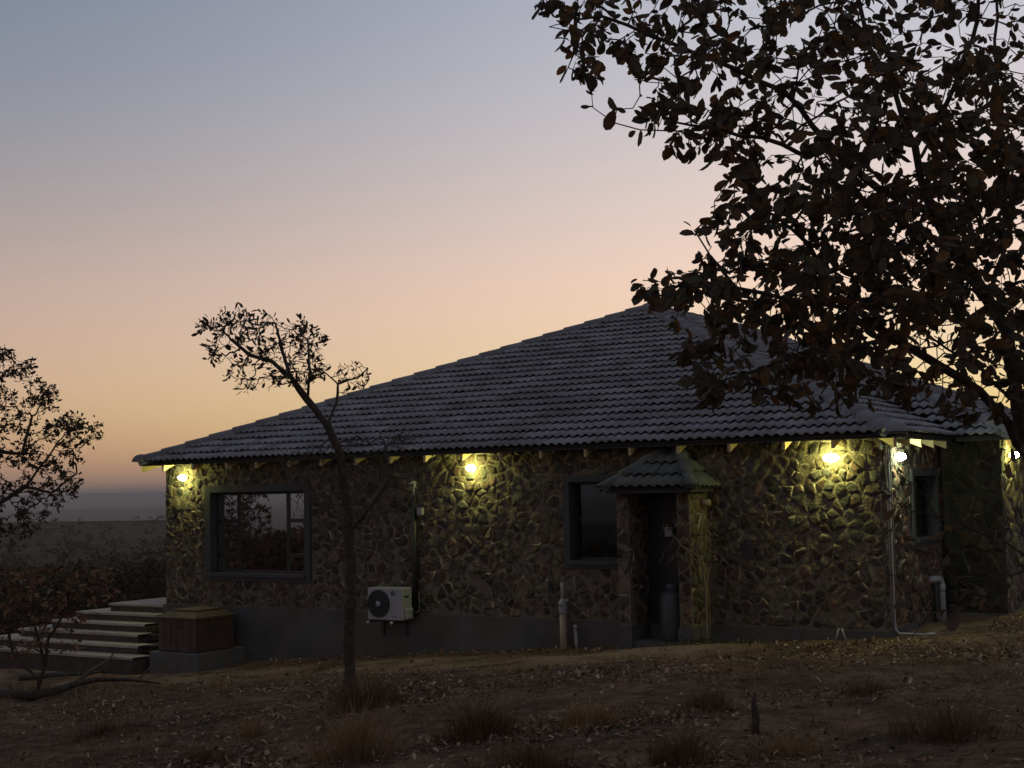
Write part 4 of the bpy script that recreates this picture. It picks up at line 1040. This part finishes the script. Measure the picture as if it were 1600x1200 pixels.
lt.grow(fill(cr3, 900, LZ, 1.3, Rs), .10, 1.2, .12, 40, .35).finish(.005, 1.9, .10)
t_ = empty("roadside_tree", lb); t_.name = "bushveld_tree"; WM[t_.name] = Matrix.Translation(Vector(lb)); tag(t_, "thin leaved tree silhouetted against the sky beside the terrace steps", "tree")
a_, b_ = lt.meshes(.035); a_.build("trunk", M['bark'], t_, True); b_.build("branches", M['bark'], t_, True)
fo = LB(); scatter_leaves(lt, 11000, .072, [(.055, .035, .03), (.06, .04, .03), (.045, .035, .028)], .1, fo, .010, random.Random(14), spread=.03, aspect=.5)
o = fo.build("foliage", M['leaf'], t_, True); tag(o, kind="stuff")

# ---- red shrub and the fallen branch it grows beside
hb = gp(52, 1094); HZ = float((hb - CAM) @ FW)
sh = Tree(); h2 = hb.copy(); h2[2] -= .05
sh.limb([h2, P3(70, 1040, HZ), P3(60, 1000, HZ), P3(50, 960, HZ), P3(40, 920, HZ)], None, .08)
for lm in ([P3(70, 1040, HZ), P3(75, 1000, HZ - .2), P3(100, 960, HZ - .3), P3(130, 930, HZ - .3), P3(165, 905, HZ - .3)], [P3(60, 1060, HZ), P3(20, 1020, HZ + .2), P3(8, 960, HZ + .2), P3(0, 920, HZ + .3)], [P3(60, 1000, HZ), P3(85, 950, HZ + .2), P3(95, 905, HZ + .2)]): sh.limb(lm, 1, .07)
cr4 = [(-60, 900), (20, 890), (60, 880), (110, 885), (125, 905), (135, 885), (190, 880), (188, 920), (160, 955), (120, 985), (100, 1000), (130, 1010), (60, 1020), (-60, 1010)]
sh.grow(fill(cr4, 260, HZ, .55, Rs), .06, .8, .06, 30, .3).finish(.0045, 2.4, .035)
t_ = empty("red_leaved_shrub", hb); tag(t_, "low shrub with reddish brown leaves growing by the fallen branch", "shrub")
a_, b_ = sh.meshes(.02); a_.build("stems", M['bark'], t_, True); b_.build("twigs", M['bark'], t_, True)
fo = LB(); scatter_leaves(sh, 850, .08, [(.22, .115, .07), (.28, .16, .10), (.16, .08, .055), (.32, .20, .13), (.13, .075, .05)], .4, fo, .008, random.Random(15), spread=.035, aspect=.55)
o = fo.build("foliage", M['leaf'], t_, True); tag(o, kind="stuff")
fb = empty("fallen_branch", gp(60, 1094)); tag(fb, "dark fallen branch lying on the ground before the steps", "branch")
def gpl(px, py, up=.05): q_ = gp(px, py); q_[2] += up; return q_
m3 = MB(); m3.tube([gpl(-60, 1082), gpl(10, 1090), gpl(50, 1096, .08), gpl(90, 1090, .1), gpl(120, 1080, .12), gpl(150, 1074, .12), gpl(200, 1072, .1), gpl(250, 1074, .06)], [.075, .075, .07, .06, .05, .04, .028, .012], 9); m3.build("main_stem", M['bark'], fb, True)
m3 = MB(); m3.tube([gpl(112, 1084, .12), gpl(145, 1070, .25), gpl(172, 1056, .3), gpl(182, 1046, .42)], [.035, .03, .022, .01], 7); m3.tube([gpl(215, 1073, .1), gpl(235, 1062, .2), gpl(248, 1052, .3)], [.02, .014, .007], 5); m3.tube([gpl(30, 1064, .05), gpl(80, 1060, .06), gpl(130, 1058, .05), gpl(178, 1052, .05)], [.05, .045, .03, .012], 7); m3.build("side_branches", M['pale_bark'], fb, True)

# ---- climbing plant at the stone cupboard, and low weeds
vb = np.array((11.58, -.42, gz(11.58, -.42) - .03)); vt = Tree()
vt.limb([vb, (11.58, -.40, .5), (11.55, -.42, 1.0), (11.52, -.5, 1.35), (11.35, -.75, 1.55)], None, .06).limb([(11.57, -.4, .6), (11.66, -.38, .9), (11.68, -.4, 1.25), (11.66, -.42, 1.45)], 1, .06).limb([(11.55, -.42, 1.0), (11.4, -.75, 1.2), (11.2, -.82, 1.45)], 1, .06)
Rv = random.Random(3)
vt.grow([(Rv.uniform(11.1, 11.85), Rv.uniform(-.95, -.3), Rv.uniform(.9, 1.62)) for _ in range(200)], .05, .5, .05, 25, .4).finish(.003, 2.4, .018)
t_ = empty("climbing_plant", vb); tag(t_, "thin straggling climbing plant on the lit side of the stone cupboard", "plant")
a_, b_ = vt.meshes(.012); a_.build("stem", M['vine'], t_, True); b_.build("twigs", M['vine'], t_, True)
fo = LB(); scatter_leaves(vt, 260, .05, [(.10, .085, .05), (.085, .08, .045), (.12, .09, .06)], .5, fo, .008, random.Random(16), spread=.02, aspect=.4)
o = fo.build("foliage", M['leaf'], t_, True); tag(o, kind="stuff")

def tuft(c, h, rad, n, cols, R, lean=.5):
    mb_ = MB()
    for _ in range(n):
        a = R.uniform(0, 6.283); rr_ = rad * math.sqrt(R.random()); q1 = 1 + .45 * math.sin(2 * a + c[0] * 7) + .25 * math.sin(5 * a + c[1] * 5); x, y = c[0] + rr_ * q1 * math.cos(a), c[1] + rr_ * q1 * math.sin(a); z = gz(x, y) - .01
        e_ = rr_ / rad; hh = h * R.uniform(.25, 1.15) * (1 - .55 * e_ * e_); a2 = a + R.gauss(0, .8); ln_ = hh * (lean * R.uniform(.2, 1.3) + .5 * e_); w = R.uniform(.002, .0045)
        dx, dy = math.cos(a2), math.sin(a2); sx, sy = -dy * w, dx * w
        v = [(x - sx, y - sy, z), (x + sx, y + sy, z), (x + dx * ln_ * .35 + sx * .8, y + dy * ln_ * .35 + sy * .8, z + hh * .6), (x + dx * ln_ * .35 - sx * .8, y + dy * ln_ * .35 - sy * .8, z + hh * .6), (x + dx * ln_, y + dy * ln_, z + hh)]
        mb_.add(v, [(0, 1, 2, 3), (3, 2, 4)], R.choice(cols))
    return mb_
GC = [(.30, .20, .11), (.34, .235, .135), (.24, .15, .085), (.28, .165, .085)]
DC = [(.15, .095, .055), (.18, .11, .06), (.21, .13, .07), (.10, .075, .048)]
Rg = random.Random(77)
tufts = [((556, 1185), .55, .22, 420, GC, "tall pale dry grass tuft in front of the leaning tree"), ((570, 1105), .42, .35, 600, DC, "wide dark grass clump at the foot of the leaning tree"),
         ((748, 1150), .42, .24, 520, DC, "rounded rusty grass tuft out in front of the air conditioner"), ((920, 1135), .30, .26, 420, GC, "low straw grass tuft in front of the stone cupboard path"),
         ((1062, 1195), .34, .18, 420, DC, "dark round grass tuft beside the black stump"), ((1108, 1108), .26, .2, 320, DC, "small dark grass tuft below the earth bank"),
         ((1482, 1150), .34, .30, 420, DC, "broad dry grass tuft under the leafy tree"), ((395, 1150), .26, .14, 160, GC, "thin upright dry grass sprig on the slope beyond the tall pale tuft"),
         ((320, 1190), .22, .2, 200, DC, "low scruffy grass tuft on the dark slope"), ((1220, 1180), .2, .25, 300, GC, "flattened dry grass patch between stump and leafy tree"), ((1350, 1085), .2, .22, 260, DC, "short dry grass tuft on the bare ground by the side wall"),
         ((830, 1195), .25, .2, 260, DC, "short brown grass tuft among the fallen leaves"), ((160, 1150), .2, .3, 260, [(.12, .06, .04), (.10, .06, .04)], "low reddish grass tuft near the fallen branch")]
for (px, py), h, rad, n, cols, lab in tufts:
    c = gp(px, py); t_ = tuft(c, h, rad * 1.15, int(n * 1.6), cols, Rg)
    me_ = t_.mesh("grass_tuft", M['grass']); o = bpy.data.objects.new("grass_tuft", me_)
    me_.transform(Matrix.Translation(Vector(-c))); link(o, None, Matrix.Translation(Vector(c))); tag(o, lab, "grass tuft", "dry grass tufts on the slope")
sp_ = gp(1180, 1148); m3 = MB(); m3.tube([sp_ - np.array((0, 0, .05)), sp_ + np.array((.01, 0, .12)), sp_ + np.array((-.01, .01, .24)), sp_ + np.array((.0, .02, .33))], [.03, .034, .02, .008], 7); o = m3.build("dead_stump", M['bark'], None, True); tag(o, "small black pointed stump sticking up among fallen leaves", "stump")
wc = np.array((11.75, -.85, gz(11.75, -.85)))
for wx, wy, n_, lab in ((11.62, -.85, 120, "green weed clump at the foot of the climbing plant"), (12.25, -.75, 60, "sparse green weeds along the foot of the long wall")):
    m3 = MB(); Rw = random.Random(int(wx * 100))
    for _ in range(n_):
        x, y = wx + Rw.gauss(0, .16 if wx < 12 else .3), wy + Rw.gauss(0, .08); s = Rw.uniform(.04, .08); xx, yy, zz = leaf_frame(-.6, Rw); v, f = leaf_geo(s, s * .45, .1 * s); base = np.array((x, y, gz(x, y) + abs(Rw.gauss(0, .05))))
        m3.add([base + xx * p[0] + yy * p[1] + zz * p[2] for p in v], f, Rw.choice([(.06, .085, .035), (.05, .07, .03), (.08, .09, .045)]))
    o = m3.build("weed", M['leaf']); tag(o, lab, "weed")

# ---- leaf litter and short dry grass on the ground
Rl = random.Random(21); rl = np.random.default_rng(21)
LC = np.array([(.36, .26, .18), (.28, .195, .125), (.18, .11, .07), (.44, .335, .245), (.13, .08, .055), (.10, .07, .05), (.25, .135, .08)])
def clump(x, y): return .5 + .5 * np.sin(x * 1.3 + 1.1 * np.sin(y * .9)) * np.sin(y * 1.7 + .8 * np.sin(x * 1.1))
def open_ground(n, x0, x1, y0, y1):
    x, y = rl.uniform(x0, x1, n), rl.uniform(y0, y1, n)
    bad = ((x < 15.2) & (y > -.08)) | ((x < .6) & (y > -1.8)) | ((x > .9) & (x < 2.2) & (y > -1.35)) | ((x > 10.2) & (x < 11.5) & (y > -.75))
    d = np.stack([x, y, np.zeros(n)], 1) - CAM; px = IW / 2 + FPX * (d @ RT) / (d @ FW); ok = ~bad & (px > -60) & (px < 1660)
    return x[ok], y[ok]
x, y = open_ground(160000, -3, 21, -13.5, 2.8)
wt = (.05 + .95 * clump(x, y) ** 2.0 * clump(x * .45 + 2, y * .5) * 1.6 * (.35 + .65 * smooth(4, 14, x))) * np.where((y > -3.2) & (y < -.7) & (x < 11), .3, 1)
kp = rl.random(len(x)) < wt; x, y = x[kp][:17000], y[kp][:17000]; n = len(x)
S = rl.uniform(.025, .075, n); A_ = rl.uniform(0, 6.283, n); tl = rl.normal(0, .35, n); ca, sa, ct, s_t = np.cos(A_), np.sin(A_), np.cos(tl), np.sin(tl)
lit = LB(); z0 = ground(x, y) + .008 + np.abs(s_t) * S * .35; wd = S * rl.uniform(.4, .7, n); cu = S * rl.uniform(-.2, .4, n); zz = np.zeros(n)
lit.a = np.stack([x, y, z0, ca, sa, zz, -sa * ct, ca * ct, s_t, sa * s_t, -ca * s_t, ct, S, wd, cu, *LC[rl.integers(0, len(LC), n)].T], 1)
o = lit.build("fallen_leaves", M['litter']); tag(o, "scattered dry fallen leaves lying over the earth", "leaves", kind="stuff")
x, y = open_ground(260000, -6, 21, -13.5, 3)
wt = clump(x * 1.9 + 3, y * 1.6 - 2) ** 2 * np.where((y > -3.2) & (y < -.7) & (x < 11), .25, 1) + .03
kp = rl.random(len(x)) < wt; x, y = x[kp][:34000], y[kp][:34000]; n = len(x); z = ground(x, y) - .005; h = rl.uniform(.02, .09, n); a = rl.uniform(0, 6.283, n); dx, dy = np.cos(a), np.sin(a); ln2 = h * rl.uniform(.3, 1.6, n); w = .003
V = np.stack([np.stack([x - dy * w, y + dx * w, z], 1), np.stack([x + dy * w, y - dx * w, z], 1), np.stack([x + dx * ln2, y + dy * ln2, z + h], 1)], 1).reshape(-1, 3)
o = link(bpy.data.objects.new("short_grass", np_mesh("short_grass", V, np.arange(3 * n).reshape(-1, 3), np.array(DC + GC)[rl.integers(0, 8, n)], M['grass']))); tag(o, "thin short dry grass growing over the slope", "grass", kind="stuff")
for k, (px, py, a, s, lab) in enumerate([(412, 1097, .9, .28, "pale stick lying on the slope, the shorter of two"), (455, 1108, -.4, .35, "pale stick lying on the slope, the longer of two")]):
    c = gpl(px, py, .02); m3 = MB(); d = np.array((math.cos(a), math.sin(a), .02)) * s / 2; m3.tube([c - d, c + np.array((.01, .02, .01)), c + d], [.008, .010, .006], 6); o = m3.build("stick", M['beige']); tag(o, lab, "stick")

# ---- bushes below the terrace and the far veld
def bush(c, rx, h, n, size, cols, R, lab, group=None, stems=6):
    t = empty("bush", c); tag(t, lab, "bush", group or "bushes beyond the terrace")
    s_ = Tree(); att_ = []
    while len(att_) < 90:
        v = np.array([R.uniform(-1, 1) for _ in range(3)])
        if v @ v < 1 and v[2] > -.7: att_.append(np.array(c) + np.array([v[0] * rx, v[1] * rx, h * .55 + v[2] * h * .45]))
    s_.limb([np.array(c) - np.array((0, 0, .1)), np.array(c) + np.array((R.uniform(-.1, .1), R.uniform(-.1, .1), h * .25))], None, .15)
    s_.grow(att_, h * .09, 5, h * .1, 24, .3).finish(.008, 2.4, .05)
    m_ = MB(); [m_.tube([s_.p[k] for k in pa], [s_.r[k] for k in pa], 4, cap=False) for pa in s_.chains() if len(pa) > 1]; m_.build("stems", M['bark'], t)
    f_ = LB(); scatter_leaves(s_, n, size, cols, .1, f_, .03, R, spread=h * .07, aspect=.6); o_ = f_.build("foliage", M['leaf'], t); tag(o_, kind="stuff")
Rk = random.Random(40)
BU = [(.055, .048, .028), (.045, .042, .024), (.07, .045, .03)]; RU = [(.11, .06, .04), (.085, .05, .035), (.07, .055, .035)]
blist = [(-7.5, 9, 1.3, 2.0, RU, "reddish bush close to the terrace edge, leaning on the wall line"), (-11, 12, 1.6, 2.3, BU, "dark olive bush behind the terrace steps"), (-9, 19, 1.7, 1.6, RU, "tall rusty bush behind the house corner"),
         (-15, 14, 1.9, 2.2, BU, "broad dark bush below the thin leaved tree"), (-18, 22, 2.2, 2.7, BU, "large dark bush further down the slope"), (-14, 28, 2.0, 2.6, RU, "brown bush down the slope behind the rusty bush"), (-24, 20, 2.3, 2.4, BU, "wide bush down the slope past the left tree"),
         (-22, 34, 2.5, 2.8, RU, "orange brown bush half way down the slope"), (-30, 30, 2.6, 2.8, BU, "dense bush at the bottom of the near slope"), (-7.2, 5.2, .8, 1.1, BU, "small dark bush beside the top step"), (-9.5, 4, 1.0, 1.3, RU, "small red brown bush left of the steps"), (-13, 6, 1.4, 1.7, BU, "rounded dark bush left of the steps")]
for x, y, rx, h, cols, lab in blist: bush((x, y, gz(x, y)), rx, h, 900, .12, cols, Rk, lab)
# mirrored in the big window: bushes out beyond the camera's left
for x, y, rx, h, cols, lab in [(-5.5, -9.5, 1.7, 2.6, RU, "rusty bush out on the open slope before the big window"), (-9, -12.5, 2.2, 2.4, BU, "dark bush out on the open slope before the big window"), (-12.5, -11, 2.3, 2.6, BU, "tall dark bush far out before the big window"), (-9.5, -17, 2.4, 2.8, RU, "tall rusty bush far out before the big window"), (-16, -19, 3.0, 3.4, BU, "dense dark bush far out before the big window"), (-18, -14, 3.0, 3.4, RU, "broad brown bush far out before the big window")]:
    bush((x, y, gz(x, y)), rx, h, 2200, .2, cols, Rk, lab, "bushes on the open slope")
n = 26000
r_ = 34 * np.exp(rl.uniform(0, math.log(1150 / 34), n)); a = rl.uniform(0, 6.283, n)
view = np.abs(((a - (math.pi / 2 + YAW + .25) + math.pi) % (2 * math.pi)) - math.pi) < .30
x, y = 10 + r_ * np.cos(a), -3 + r_ * np.sin(a)
kp = (view | (rl.random(n) < .12)) & ~((x > -14) & (x < 30) & (y > -24) & (y < 34)); x, y, r_ = x[kp], y[kp], r_[kp]; n = len(x)
S = rl.uniform(.7, 1.7, n) * (1 + .6 * smooth(60, 600, r_)); z = ground(x, y)
VC = np.array([(.065, .06, .036), (.08, .065, .04), (.10, .07, .042), (.06, .058, .038), (.12, .078, .045)])[rl.integers(0, 5, n)]
Vs, Cs = [], []
for msk, k, wf in ((r_ < 160, 90, .12), (r_ >= 160, 26, .26)):
    idx = np.repeat(np.nonzero(msk)[0], k); m = len(idx); u = rl.normal(0, 1, (m, 3)) * (1, 1, .8); u /= np.linalg.norm(u, axis=1)[:, None]
    c = np.stack([x[idx], y[idx], z[idx] + S[idx] * .62], 1) + u * S[idx, None] * (1, 1, .6) * rl.uniform(.55, 1, (m, 1)); w = S[idx, None] * wf
    Vs.append(np.stack([c, c + rl.normal(0, 1, (m, 3)) * w, c + rl.normal(0, 1, (m, 3)) * w], 1).reshape(-1, 3)); Cs.append(VC[idx])
V = np.concatenate(Vs); o = link(bpy.data.objects.new("bushveld", np_mesh("bushveld", V, np.arange(len(V)).reshape(-1, 3), np.concatenate(Cs), M['veld']))); tag(o, "far dark bush covering the slopes and plain below", "bush", kind="stuff")

# ------------------------------------------------------------------ haze over the plain
hz = bpy.data.materials.new("haze"); hz.use_nodes = True; n = hz.node_tree.nodes; l = hz.node_tree.links
n.remove(n["Principled BSDF"]); pv = n.new("ShaderNodeVolumePrincipled"); pv.inputs["Color"].default_value = (.90, .86, .84, 1); pv.inputs["Density"].default_value = 1.3e-4; pv.inputs["Anisotropy"].default_value = .1
l.new(pv.outputs[0], n["Material Output"].inputs["Volume"])
m3 = MB(); m3.box(-23000, 23000, -23000, 23000, -110, 95); ho = m3.build("haze", hz); tag(ho, "thin pale evening haze over the plain", "haze", kind="stuff")
